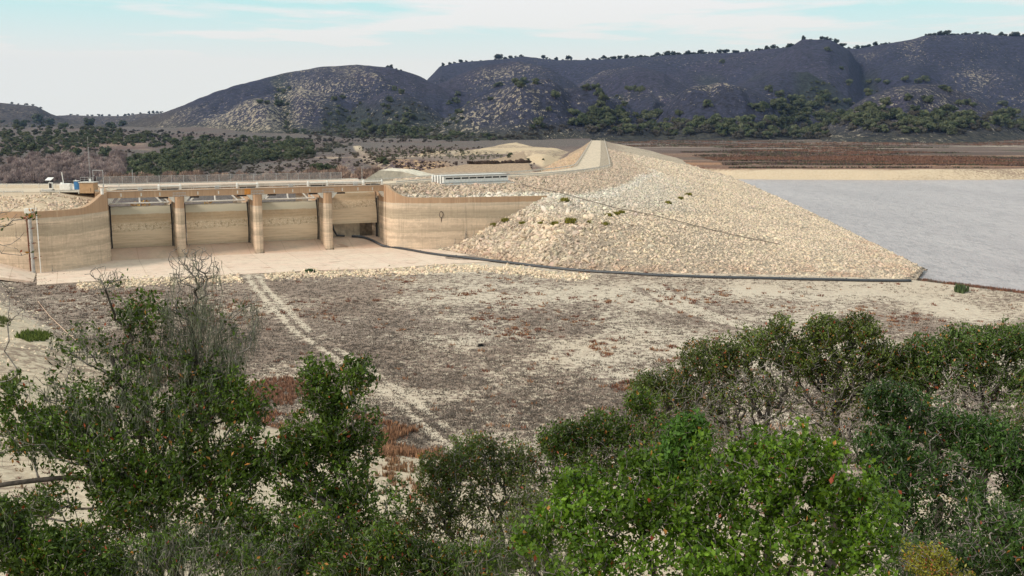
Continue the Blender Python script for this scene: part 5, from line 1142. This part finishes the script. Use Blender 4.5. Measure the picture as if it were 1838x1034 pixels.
p_ = in_px([(640, 288), (960, 292), (960, 312), (880, 316), (760, 316)], 260, 400); wood('bank_scrub', 'olive', p_, [random.uniform(.10, .25) for q in p_], (.9, .65, .7))
for px, py, sc in [(240, 355, .8), (262, 355, .9), (280, 357, .7), (376, 357, .8), (352, 360, .6), (430, 358, .6), (10, 318, 1.3), (28, 315, 1.2), (50, 320, .9)]:
    d_ = ray(px, py); Yt = (420 if px > 60 else 300) + random.uniform(-30, 30); x = d_[0] / d_[1] * Yt; place_tree('autumn', (x, Yt, float(ground_z(x, Yt))), sc * 1.5, 'small tree in orange autumn leaf behind the spillway gates', 'orange autumn trees behind the spillway', 'autumn_tree')

# ------------------------------------------------------------------ foreground trees and shrubs
def grow(base, way, blobs, M_, bf, seed, seg=.16, jit=.03):
    """blobs: (px, py, rx, ry, Y, rdepth, weight, leaf, moss). Returns nodes, parent, tips with leaf/moss chance"""
    r = np.random.default_rng(seed); C = [PY(b[0], b[1], b[4]) for b in blobs]; w = np.array([b[6] for b in blobs], float); w /= w.sum(); pick = r.choice(len(blobs), M_, p=w); P_ = []; L_ = []; G_ = []
    for k in pick:
        b = blobs[k]; s = b[4] / F; d = r.normal(size=3); d /= np.linalg.norm(d); q = d * r.random() ** .45; P_.append(C[k] + q * np.array((b[2] * s, b[5], b[3] * s))); L_.append(b[7]); G_.append(b[8])
    P_ = np.array(P_); L_ = np.array(L_); G_ = np.array(G_)
    nodes = [np.array(base, float)]; par = [-1]; pl = [0.]
    def run(i0, target):
        a = nodes[i0]; v = target - a; Ln = np.linalg.norm(v); n = max(1, int(Ln / seg)); bend = r.normal(size=3) * Ln * .07; cur = i0
        for i in range(1, n + 1):
            t = i / n; q = a + v * t + bend * math.sin(math.pi * t) + (r.normal(size=3) * jit * (i < n)); nodes.append(q); par.append(cur); pl.append(pl[cur] + Ln / n); cur = len(nodes) - 1
        return cur
    spans = []
    for w_ in way:
        i_s = len(nodes)
        cur = w_[0] if isinstance(w_[0], int) else 0
        start = 0 if w_[0] is None else w_[0]
        for q in (smooth_line(np.array(w_[1:]), 2) if len(w_) > 3 else w_[1:]): start = run(start if isinstance(start, int) else 0, np.array(q, float))
        spans.append((i_s, len(nodes)))
    order = np.argsort(np.linalg.norm(P_ - nodes[0], axis=1)); tips = []
    arr = np.array(nodes); pla = np.array(pl); cap = len(arr)
    A = np.zeros((cap + M_ * 14, 3)); B = np.zeros(cap + M_ * 14); A[:cap] = arr; B[:cap] = pla; n = cap
    for j in order:
        dd = np.linalg.norm(A[:n] - P_[j], axis=1); up = (A[:n, 2] - P_[j, 2]); c = dd + bf * B[:n] + .25 * np.clip(up, 0, None); i0 = int(np.argmin(c))
        if dd[i0] < .03: continue
        t = run(i0, P_[j]); m_ = len(nodes); A[n:m_] = nodes[n:m_]; B[n:m_] = pl[n:m_]; n = m_; tips.append((t, L_[j], G_[j]))
        if n > len(A) - 60: break
    return np.array(nodes), np.array(par), tips, spans
def radii(nodes, par, tip=.0024, e=2.35):
    n = len(nodes); acc = np.zeros(n); ch = np.zeros(n, int)
    for i in range(1, n): ch[par[i]] += 1
    for i in range(n - 1, 0, -1):
        if ch[i] == 0: acc[i] = tip ** e
        acc[par[i]] += acc[i] * 1.0
    return acc ** (1 / e)
def tube_arr(nodes, par, rad, lo_=0, hi_=9, n=4):
    i = np.where((par >= 0) & (rad > lo_) & (rad <= hi_))[0]; a = nodes[par[i]]; b = nodes[i]; ra = np.minimum(rad[par[i]], rad[i] * 1.35); rb = rad[i]
    t = b - a; L_ = np.linalg.norm(t, axis=1)[:, None] + 1e-9; t = t / L_; b = b + t * rb[:, None] * .3; up = np.where(np.abs(t[:, 2:3]) < .9, np.array([[0, 0, 1.]]), np.array([[1., 0, 0]])); u = np.cross(t, up); u /= np.linalg.norm(u, axis=1)[:, None]; v = np.cross(t, u); V = []
    for q, r_ in ((a, ra), (b, rb)):
        for k in range(n): an = 2 * math.pi * k / n; V.append(q + (u * math.cos(an) + v * math.sin(an)) * r_[:, None])
    V = np.stack(V, 1); m_ = len(i); o = np.arange(m_)[:, None] * 2 * n; Fc = np.stack([np.concatenate([o + k, o + (k + 1) % n, o + n + (k + 1) % n, o + n + k], 1) for k in range(n)], 1).reshape(-1, 4); return V.reshape(-1, 3), Fc
def leaves(points, dirs, nper, ln, cols, seed, spread=.06, orange=.02, wr=.5, clump=None):
    r = np.random.default_rng(seed); n = len(points) * nper; p = np.repeat(points, nper, 0); d = np.repeat(dirs, nper, 0); back = r.random(n)[:, None] * spread * 1.6
    p = p - d * back + r.normal(size=(n, 3)) * spread * .32
    nd = d * .8 + r.normal(size=(n, 3)) * .75 + np.array((0, 0, .25)); nd /= np.linalg.norm(nd, axis=1)[:, None]; nn = r.normal(size=(n, 3)) * .8 + np.array((0, 0, .9)); sd_ = np.cross(nd, nn); sd_ /= np.linalg.norm(sd_, axis=1)[:, None] + 1e-9; nrm = np.cross(sd_, nd)
    L_ = ln * r.uniform(.45, 1.35, n)[:, None]; W_ = L_ * wr * .5; base = p; mid = p + nd * L_ * .5 
    V = np.stack([base, mid - sd_ * W_ + nrm * W_ * .35, p + nd * L_ + nrm * 0, mid + sd_ * W_ + nrm * W_ * .35], 1)
    o = np.arange(n)[:, None] * 4; Fc = np.concatenate([np.concatenate([o, o + 1, o + 2], 1), np.concatenate([o, o + 2, o + 3], 1)])
    t = r.random((n, 1)); tw = np.repeat(r.random((len(points), 1)), nper, 0); c = np.array(cols[0]) * (1 - t) + np.array(cols[1]) * t; sp_ = vnoise(points[:, 0] / .28 + seed, points[:, 2] / .28 + points[:, 1] / .4, seed); c = c * (.75 + .5 * tw) * (.62 + .85 * np.repeat(sp_[:, None], nper, 0))
    og = r.random(n) < orange; c[og] = np.where(r.random((og.sum(), 1)) < .6, np.array((.42, .19, .05)), np.array((.30, .07, .035)))
    return V.reshape(-1, 3), Fc, np.repeat(c, 4, 0)
def moss_arr(points, seed, n=10, ln=(.12, .45), col_=(.19, .20, .14)):
    r = np.random.default_rng(seed); N_ = len(points) * n; p = np.repeat(points, n, 0) + r.normal(size=(N_, 3)) * np.array((.035, .035, .02)); tone = np.repeat(r.uniform(.6, 1.3, (len(points), 1)), n, 0)
    Ln = np.repeat(r.uniform(*ln, (len(points), 1)), n, 0) * r.uniform(.4, 1.1, (N_, 1)); K = 4; pts = [p]; 
    for k in range(K): pts.append(pts[-1] + np.concatenate([r.normal(size=(N_, 2)) * .018, -Ln / K], 1))
    w = r.uniform(.0018, .0042, (N_, 1)); a = r.random(N_) * 3.14; sd_ = np.stack([np.cos(a), np.sin(a), 0 * a], -1)
    V = np.stack([q for i, x in enumerate(pts) for q in (x - sd_ * w * (1 - i / (K + 1)), x + sd_ * w * (1 - i / (K + 1)))], 1); o = np.arange(N_)[:, None] * 2 * (K + 1)
    Fc = np.stack([np.concatenate([o + 2 * k, o + 2 * k + 1, o + 2 * k + 3, o + 2 * k + 2], 1) for k in range(K)], 1).reshape(-1, 4); c = np.repeat(np.array(col_) * tone * r.uniform(.8, 1.2, (N_, 1)), 2 * (K + 1), 0); return V.reshape(-1, 3), Fc, c
def tree(name, cat, label, base, way, blobs, M_, seed, leaf_len, nper, cols, bf=.25, tip=.0024, spread=.06, orange=.02, seg=.14, wr=.5, moss_len=(.12, .45), moss_n=10, e=2.35, extra=.0, limb=0):
    nodes, par, tips, nw = grow(base, way, blobs, M_, bf, seed, seg); rad = radii(nodes, par, tip, e)
    if limb:
        for i0, i1 in nw:
            t_ = np.linspace(0, 1, max(2, i1 - i0)); rad[i0:i1] = np.maximum(rad[i0:i1], (limb * (1 - t_) + limb * .3 * t_)[:i1 - i0])
    o = empty(name, tuple(base), label, cat)
    V1, F1 = tube_arr(nodes, par, rad, .012, 9, 8); V2, F2 = tube_arr(nodes, par, rad, 0, .012, 4)
    tk = np_mesh('trunk', np.concatenate([V1, V2]), [F1, F2 + len(V1)], M['dark_bark'], o); tk.data.materials.append(M['bark']); mi_ = np.concatenate([np.zeros(len(F1), np.int32), np.ones(len(F2), np.int32)]); tk.data.polygons.foreach_set('material_index', mi_)
    r = np.random.default_rng(seed + 1); tp = []; td = []
    for (t, lf, ms) in tips:
        k = t; chain = []
        for _ in range(3):
            chain.append(k); k = par[k]
            if k <= 0: break
        d = nodes[t] - nodes[par[t]]; d /= np.linalg.norm(d) + 1e-9
        if r.random() < lf:
            tp.append(nodes[t]); td.append(d)
            if len(chain) > 2 and r.random() < lf * .8: tp.append(nodes[chain[1]] + r.normal(size=3) * .03); td.append(d)
    if tp:
        V, Fc, c = leaves(np.array(tp), np.array(td), nper, leaf_len, cols, seed + 2, spread, orange, wr); np_mesh('crown', V, Fc, M['leaf'], o, col=c)
    mp_ = [nodes[par[t]] for (t, lf, ms) in tips if r.random() < ms]
    if len(mp_) > 90:
        V, Fc, c = moss_arr(np.array(mp_), seed + 3, moss_n, moss_len); np_mesh('hanging_moss', V, Fc, M['moss'], o, col=c)
    return o
def gz(x, y): return float(ground_z(np.array([x]), np.array([y]))[0])
def gbase(px, Y): x = (px - 919) / F * Y * 1.03; return (x, Y, gz(x, Y) - .3)
GREEN = ((.027, .052, .007), (.095, .150, .018)); BRIGHT = ((.045, .098, .007), (.125, .208, .018)); DULL = ((.045, .07, .014), (.125, .16, .032))
# big lichen-hung oak on the left
B = [(345, 478, 52, 42, 12, .25, 1.5, .0, .10), (350, 560, 70, 60, 12, .4, 1.3, .05, .5), (420, 590, 45, 60, 12, .35, .45, .08, .45), (455, 560, 22, 60, 12, .2, .3, .0, .3), (190, 500, 40, 26, 11.5, .2, .45, .06, .05), (250, 560, 55, 40, 12, .4, .7, .7, .15),
     (270, 640, 90, 60, 12, .5, 1.6, .5, .6), (60, 900, 70, 30, 11, .4, .5, .8, .1), (120, 760, 110, 60, 11.5, .5, 1.6, .7, .15), (230, 860, 80, 60, 11, .5, 1.4, 1, .05), (380, 700, 60, 50, 11.8, .4, 1.0, .8, .3), (370, 660, 70, 60, 12, .5, 1.2, .35, .6), (140, 620, 60, 50, 12, .4, .7, .35, .15), (110, 700, 80, 50, 12, .4, .9, .25, .25), (200, 720, 90, 60, 11.5, .5, 1.4, .55, .4), (320, 740, 100, 60, 11.5, .5, 1.8, .75, .4), (440, 720, 50, 50, 11.5, .4, .9, .9, .1), (60, 780, 80, 50, 11, .4, 1.0, .7, .1), (180, 810, 90, 60, 11, .5, 1.5, .8, .1), (330, 830, 110, 70, 11, .5, 2.4, 1, .05), (440, 820, 60, 70, 11, .4, 1.4, 1, 0), (15, 720, 30, 60, 11, .3, .5, .8, 0), (260, 910, 120, 50, 10.5, .4, 1.5, .8, .1), (420, 920, 80, 50, 10.5, .4, 1.0, .8, .1)]
bL = gbase(430, 11.2)
T1 = tree('oak_tree', 'tree', 'large oak with hanging grey moss and a bare twiggy top standing left in the foreground', bL,
     [(None, PY(330, 1060, 11.1), PY(262, 940, 11), PY(215, 880, 11), PY(150, 855, 11), PY(60, 862, 10.8), PY(-60, 880, 10.6)), (0, PY(400, 1000, 11.5), PY(370, 800, 12), PY(356, 690, 12), PY(346, 600, 12)), (0, PY(300, 960, 11.4), PY(250, 780, 11.8), PY(200, 640, 11.8))], B, 4800, 11, .058, 9, GREEN, tip=.0030, spread=.09, orange=.03, e=2.3, moss_n=9, limb=.085)
# leafy oak to its right with thick limb
B = [(590, 700, 60, 50, 11.5, .35, 1.0, 1, 0), (645, 665, 35, 40, 11.5, .25, .45, 1, 0), (560, 660, 35, 30, 11.5, .25, .3, 1, 0), (570, 790, 80, 60, 11.3, .4, 1.6, 1, .03), (640, 780, 50, 70, 11.3, .35, .9, .9, 0), (520, 830, 50, 70, 11, .4, 1.0, 1, .05), (620, 880, 70, 60, 11, .4, 1.2, .9, .05), (545, 910, 70, 60, 10.8, .4, .9, .7, .3), (655, 960, 60, 60, 10.6, .4, .9, .8, .05), (700, 900, 40, 60, 10.6, .3, .4, .6, 0)]
tree('oak_tree', 'tree', 'bushy green oak with a thick dark leaning limb right of the mossy oak', gbase(700, 10.6),
     [(None, PY(655, 985, 10.6), PY(600, 915, 10.8), PY(520, 850, 11), PY(470, 810, 11.1)), (0, PY(640, 1000, 11), PY(620, 850, 11.3), PY(600, 720, 11.5))], B, 1550, 21, .056, 9, GREEN, tip=.0025, spread=.09, orange=.02, e=2.25, limb=.09)
B = [(70, 985, 100, 45, 9.5, .4, 1.4, 1, .05), (170, 1020, 80, 40, 9.5, .4, .6, .9, .4), (10, 930, 40, 50, 9.5, .3, .5, .8, .3), (120, 1060, 160, 50, 9.4, .4, 1, .8, .1)]
tree('oak_shrub', 'shrub', 'dense dark green oak shrub in the bottom left corner', gbase(80, 9.4), [(None, PY(90, 1090, 9.4))], B, 900, 31, .05, 13, GREEN, spread=.08)
B = [(350, 970, 120, 40, 9.8, .4, 1.3, .45, .4), (440, 1000, 120, 45, 9.6, .4, 1.3, .5, .4), (250, 1000, 90, 45, 9.6, .3, .9, .5, .4), (300, 1060, 200, 40, 9.6, .4, .8, .1, .4)]
tree('dead_shrub', 'shrub', 'tangle of grey mossy twigs and sparse leaves below the mossy oak at the bottom edge', gbase(340, 9.6), [(None, PY(340, 1070, 9.6))], B, 1300, 41, .045, 9, GREEN, moss_len=(.1, .35), moss_n=8)
# centre sparse shrubs
B = [(850, 820, 60, 50, 12.5, .5, 1.0, .8, 0), (790, 850, 50, 50, 12.5, .4, .8, .8, 0), (920, 830, 50, 50, 12.5, .4, .9, .7, 0), (850, 900, 110, 70, 12.2, .6, 1.8, .6, .05), (760, 930, 70, 70, 12, .4, 1.0, .7, .05), (950, 930, 80, 70, 12, .4, 1.0, .6, 0), (850, 990, 160, 50, 11.8, .5, 1.4, .5, .05)]
tree('open_shrub', 'shrub', 'open fan shaped shrub with small leaves at the bottom centre', gbase(860, 12), [(None, PY(858, 1010, 12)), (0, PY(900, 1000, 12.1), PY(900, 900, 12.3)), (0, PY(820, 1000, 12), PY(810, 900, 12.2))], B, 3200, 51, .042, 9, DULL, tip=.0026, spread=.065, orange=.04, bf=.12)
B = [(1010, 790, 50, 40, 13, .4, .9, .95, 0), (1080, 770, 60, 40, 13, .4, 1.0, .9, 0), (1150, 720, 30, 30, 13.2, .3, .4, .9, 0), (1020, 860, 90, 60, 12.6, .4, 1.3, .6, 0), (1110, 830, 90, 60, 12.6, .5, 1.4, .5, 0), (1160, 780, 60, 50, 13, .4, .8, .6, 0)]
tree('open_shrub', 'shrub', 'thin green tipped shrub just left of the pale twiggy thicket', gbase(1050, 12.8), [(None, PY(1050, 960, 12.8), PY(1050, 880, 12.8))], B, 2300, 61, .044, 10, GREEN, tip=.0026, spread=.065, orange=.04, bf=.12)
B = [(690, 985, 70, 50, 9.6, .4, 1.0, .8, .05), (790, 1010, 70, 45, 9.6, .4, 1.0, .6, .1), (620, 1020, 80, 40, 9.6, .4, .9, .8, .05), (880, 1000, 60, 40, 9.6, .4, .6, .4, .1), (750, 1070, 200, 40, 9.5, .4, 1, .6, 0)]
tree('oak_shrub', 'shrub', 'low green shrub with orange leaves at the bottom edge left of centre', gbase(740, 9.5), [(None, PY(740, 1090, 9.5))], B, 1700, 71, .046, 11, GREEN, spread=.08, orange=.04)
B = [(560, 960, 70, 60, 10.2, .4, 1.0, .7, .1), (640, 1000, 80, 50, 10, .4, 1.0, .6, .1), (500, 1010, 70, 50, 10, .4, .8, .7, .1), (460, 940, 50, 40, 10.3, .3, .6, .8, .1)]
tree('oak_shrub', 'shrub', 'ragged green shrub between the two big oaks at the bottom edge', gbase(560, 10), [(None, PY(560, 1090, 10))], B, 1100, 171, .05, 9, GREEN, spread=.08, orange=.03)
B = [(930, 960, 70, 60, 10.4, .4, 1.0, .35, .1), (1000, 1000, 70, 50, 10.2, .4, 1.0, .35, .1), (850, 1010, 90, 50, 10.2, .4, 1.0, .4, .1), (960, 900, 50, 40, 10.6, .3, .6, .4, 0)]
tree('twiggy_shrub', 'shrub', 'grey twiggy shrub with few leaves at the bottom centre before the fan shaped shrub', gbase(930, 10.2), [(None, PY(930, 1090, 10.2))], B, 1500, 181, .042, 8, DULL, spread=.07, orange=.03, bf=.12, tip=.003)
B = [(170, 960, 90, 40, 10.2, .4, 1.0, .7, .15), (80, 900, 60, 26, 10.4, .3, .4, .6, .1)]
tree('oak_shrub', 'shrub', 'thin low green shrub on the sand under the left limb of the mossy oak', gbase(150, 10.1), [(None, PY(150, 1080, 10.1))], B, 500, 191, .048, 8, GREEN, spread=.08, orange=.03)
# twiggy thicket on the right, far row
B = [(1160, 690, 30, 30, 15, .4, .4, .9, 0), (1300, 700, 140, 40, 15, .8, 2.2, .35, 0), (1250, 800, 160, 50, 13.8, .6, 2.0, .15, .03), (1400, 780, 90, 50, 13.8, .6, 1.3, .15, .03), (1200, 690, 60, 36, 15, .5, .9, .8, 0), (1270, 640, 60, 36, 15, .5, 1.0, .85, 0), (1350, 620, 60, 36, 15, .5, 1.0, .85, 0), (1400, 585, 30, 24, 15, .3, .35, .9, 0), (1250, 720, 110, 50, 14.6, .6, 1.6, .2, 0), (1360, 690, 100, 60, 14.6, .6, 1.6, .2, .03), (1180, 750, 60, 50, 14.3, .4, .8, .3, 0), (1300, 770, 120, 40, 14.3, .5, 1.2, .12, 0)]
tree('oak_shrub', 'shrub', 'pale twiggy oak shrub with green tips behind the bright green shrub', gbase(1290, 14.4), [(None, PY(1290, 860, 14.4)), (0, PY(1200, 850, 14.4), PY(1190, 760, 14.5)), (0, PY(1380, 850, 14.4), PY(1380, 730, 14.6))], B, 4600, 81, .047, 11, DULL, tip=.0042, spread=.08, orange=.05, bf=.12)
B = [(1430, 640, 50, 40, 15, .5, .9, .8, 0), (1540, 790, 100, 50, 14, .6, 1.5, .15, .03), (1540, 680, 90, 40, 15, .6, 1.2, .5, 0), (1480, 590, 40, 28, 15, .4, .8, .95, 0), (1545, 585, 36, 26, 15, .4, .6, .95, 0), (1500, 640, 90, 46, 15, .5, 1.5, .6, .03), (1590, 640, 50, 36, 15, .4, .7, .85, 0), (1480, 720, 90, 50, 14.6, .5, 1.2, .2, .05), (1570, 720, 70, 50, 14.6, .5, .8, .3, 0)]
tree('oak_shrub', 'shrub', 'tallest green tipped oak shrub in the middle of the right thicket', gbase(1510, 14.6), [(None, PY(1505, 830, 14.6), PY(1500, 700, 14.8))], B, 3400, 91, .047, 11, DULL, tip=.0042, spread=.08, orange=.05, bf=.14)
B = [(1630, 660, 60, 36, 15, .5, 1.0, .9, 0), (1700, 760, 120, 50, 14, .6, 1.8, .12, 0), (1830, 760, 60, 60, 14, .5, 1.2, .3, 0), (1660, 630, 50, 30, 15, .4, .9, .95, 0), (1740, 610, 60, 30, 15, .5, 1.1, .95, 0), (1820, 610, 50, 36, 15, .5, 1.1, .95, 0), (1740, 660, 110, 40, 14.8, .5, 1.8, .6, 0), (1860, 680, 60, 60, 14.6, .5, 1.0, .9, 0), (1740, 710, 80, 40, 14.5, .5, 1.5, .06, 0)]
tree('oak_shrub', 'shrub', 'rounded oak shrub with an even green top at the right edge', gbase(1770, 14.6), [(None, PY(1770, 830, 14.6), PY(1770, 720, 14.7)), (0, PY(1680, 820, 14.6), PY(1670, 700, 14.8))], B, 4200, 101, .047, 12, ((.05, .09, .02), (.115, .17, .04)), tip=.0042, spread=.08, orange=.04, bf=.14)
# middle right: dark clumped leaves
B = [(1600, 720, 60, 40, 12, .4, .8, .9, 0), (1680, 760, 70, 50, 12, .5, 1.1, .6, 0), (1600, 800, 70, 50, 11.6, .5, 1.1, .8, 0), (1770, 790, 60, 50, 11.6, .5, 1.2, .9, 0), (1830, 850, 40, 70, 11.4, .5, 1.0, .8, 0), (1690, 860, 90, 50, 11.2, .5, 1.3, .5, 0), (1600, 880, 60, 60, 11.2, .4, 1.0, .7, 0), (1740, 940, 90, 50, 11, .5, 1.2, .4, 0), (1640, 960, 60, 50, 10.8, .4, .9, .4, 0), (1820, 970, 50, 60, 10.8, .4, .9, .6, 0), (1700, 1030, 160, 30, 10.6, .5, 1.3, .35, 0)]
tree('oak_shrub', 'shrub', 'dark shrub with clumped leaves and bare grey stems at the lower right', gbase(1720, 10.9), [(None, PY(1720, 1090, 10.9)), (0, PY(1770, 1050, 11), PY(1770, 850, 11.4)), (0, PY(1640, 1050, 11), PY(1620, 880, 11.2))], B, 3600, 111, .054, 13, ((.022, .05, .012), (.06, .115, .022)), tip=.0036, spread=.08, orange=.015, bf=.14, wr=.42)
B = [(1640, 1000, 60, 50, 9.6, .4, 1.0, .35, .05), (1740, 1000, 80, 50, 9.6, .4, 1.3, .4, .05), (1830, 960, 50, 60, 9.8, .4, 1.0, .5, 0), (1780, 920, 60, 40, 10, .4, .8, .4, 0), (1840, 1020, 50, 40, 9.5, .3, .7, .6, 0)]
tree('twiggy_shrub', 'shrub', 'grey twiggy shrub with scattered dark leaves in the bottom right corner', gbase(1760, 9.5), [(None, PY(1760, 1090, 9.5))], B, 1900, 201, .050, 9, ((.022, .05, .012), (.07, .125, .022)), spread=.07, orange=.015, bf=.12, tip=.003)
B = [(1230, 790, 40, 50, 10, .3, 1.0, 1, 0), (1200, 840, 60, 50, 10, .4, 1.0, 1, 0), (1250, 760, 25, 30, 10, .2, .4, 1, 0)]
tree('oak_shrub', 'shrub', 'dark upright leafy shrub poking up behind the bright green shrub', gbase(1225, 10), [(None, PY(1225, 960, 10))], B, 420, 121, .055, 13, ((.03, .07, .013), (.075, .15, .02)), spread=.08)
# bright green big-leaved shrub, nearest
B = [(1010, 880, 12, 34, 8.2, .08, .16, 1, 0), (1062, 860, 14, 40, 8.3, .08, .2, 1, 0), (1118, 835, 13, 36, 8.3, .08, .16, 1, 0), (1178, 850, 14, 40, 8.3, .08, .2, 1, 0), (1262, 800, 14, 36, 8.3, .08, .18, 1, 0), (1318, 800, 12, 34, 8.2, .08, .16, 1, 0), (1352, 782, 12, 34, 8.3, .08, .16, 1, 0), (1440, 775, 14, 30, 8.3, .08, .16, 1, 0), (1500, 808, 12, 34, 8.3, .08, .16, 1, 0), (1560, 850, 14, 36, 8.2, .08, .16, 1, 0), (1612, 900, 12, 30, 8.2, .08, .14, 1, 0), (1030, 850, 40, 30, 8.4, .2, .25, 1, 0), (1150, 830, 50, 26, 8.3, .25, .4, 1, 0), (1480, 800, 22, 22, 8.2, .2, .2, 1, 0), (1380, 800, 30, 26, 8.2, .2, .25, 1, 0), (1590, 960, 30, 30, 8, .25, .4, .9, 0), (1010, 930, 55, 40, 8, .35, .9, 1, 0), (960, 960, 45, 40, 8, .3, .6, 1, 0), (1100, 900, 70, 50, 8, .4, 1.3, 1, 0), (1200, 900, 80, 60, 8, .4, 1.8, 1, 0), (1300, 860, 70, 50, 8, .4, 1.4, 1, 0), (1390, 850, 70, 46, 8, .4, 1.4, 1, 0), (1430, 800, 40, 24, 8.2, .3, .4, 1, 0), (1480, 860, 50, 50, 8, .35, 1.0, 1, 0), (1540, 900, 60, 50, 8, .35, 1.1, 1, 0), (1400, 930, 110, 60, 7.8, .5, 2.4, 1, 0), (1250, 960, 110, 60, 7.8, .5, 2.2, 1, .03), (1090, 980, 90, 50, 7.8, .4, 1.5, .9, .04), (1540, 980, 70, 50, 7.8, .4, 1.3, .9, 0), (1350, 1030, 200, 40, 7.6, .5, 2.2, .9, 0), (1050, 1050, 140, 40, 7.6, .4, 1.2, .9, 0)]
tree('oak_shrub', 'shrub', 'bright green broad leaved shrub filling the bottom right of centre', gbase(1290, 7.8), [(None, PY(1290, 1110, 7.8)), (0, PY(1180, 1060, 7.8), PY(1150, 940, 7.9)), (0, PY(1420, 1060, 7.8), PY(1450, 930, 7.9))], B, 2900, 131, .048, 7, BRIGHT, tip=.0022, spread=.07, orange=.012, bf=.14, wr=.62)
B = [(1660, 1000, 50, 26, 7.6, .2, 1, 1, 0), (1700, 1025, 40, 24, 7.6, .2, .6, 1, 0)]
tree('yellow_shrub', 'shrub', 'small yellow green shrub at the bottom edge right of the bright shrub', gbase(1670, 7.6), [(None, PY(1670, 1090, 7.6))], B, 230, 141, .028, 10, ((.16, .17, .02), (.30, .28, .04)), spread=.05, orange=.1)
# bare twigs reaching in from the left edge
B = [(20, 400, 45, 30, 8, .15, 1, .12, 0), (30, 440, 40, 20, 8, .15, .5, .05, 0), (5, 370, 20, 20, 8, .1, .3, .2, 0), (60, 385, 12, 20, 8, .1, .2, .3, 0)]
tree('bare_tree', 'tree', 'bare twig branches with a few leaves reaching in at the left edge', (-5.6, 8.2, gz(-5.6, 8.2) - .3), [(None, PY(-260, 700, 8.1), PY(-120, 470, 8), PY(-40, 430, 8))], B, 75, 151, .040, 4, GREEN, tip=.0016, spread=.05, orange=.2, seg=.1, bf=.3, e=2.2)
B = [(35, 560, 26, 20, 8.5, .12, 1, 0, .1), (15, 530, 20, 20, 8.5, .1, .4, 0, 0), (40, 520, 15, 20, 8.5, .1, .3, .05, .2), (10, 680, 16, 14, 8.5, .1, .3, 1, 0), (30, 665, 10, 10, 8.5, .1, .2, 1, 0)]
tree('bare_tree', 'tree', 'dark drooping bare branch below the twigs at the left edge', (-5.8, 8.6, gz(-5.8, 8.6) - .3), [(None, PY(-200, 720, 8.5), PY(-90, 500, 8.5), PY(0, 505, 8.5))], B, 50, 161, .040, 6, GREEN, tip=.0022, spread=.05, orange=.02, seg=.1, bf=.2, e=2.2)

# ------------------------------------------------------------------ air
HZ = MB(); HZ.hexa([(-7000, -600, -45), (7000, -600, -45), (9500, 9400, -45), (-9500, 9400, -45), (-7000, -600, 640), (7000, -600, 640), (9500, 9400, 640), (-9500, 9400, 640)])
hm_ = bpy.data.materials.new('haze'); hm_.use_nodes = True; t_ = hm_.node_tree; t_.nodes.clear(); pv_ = t_.nodes.new('ShaderNodeVolumePrincipled'); ou = t_.nodes.new('ShaderNodeOutputMaterial'); t_.links.new(pv_.outputs[0], ou.inputs['Volume'])
pv_.inputs['Color'].default_value = (.34, .52, 1.0, 1); pv_.inputs['Density'].default_value = 2.8e-5; pv_.inputs['Anisotropy'].default_value = 0.2
tag(HZ.build('haze', hm_), kind='stuff')
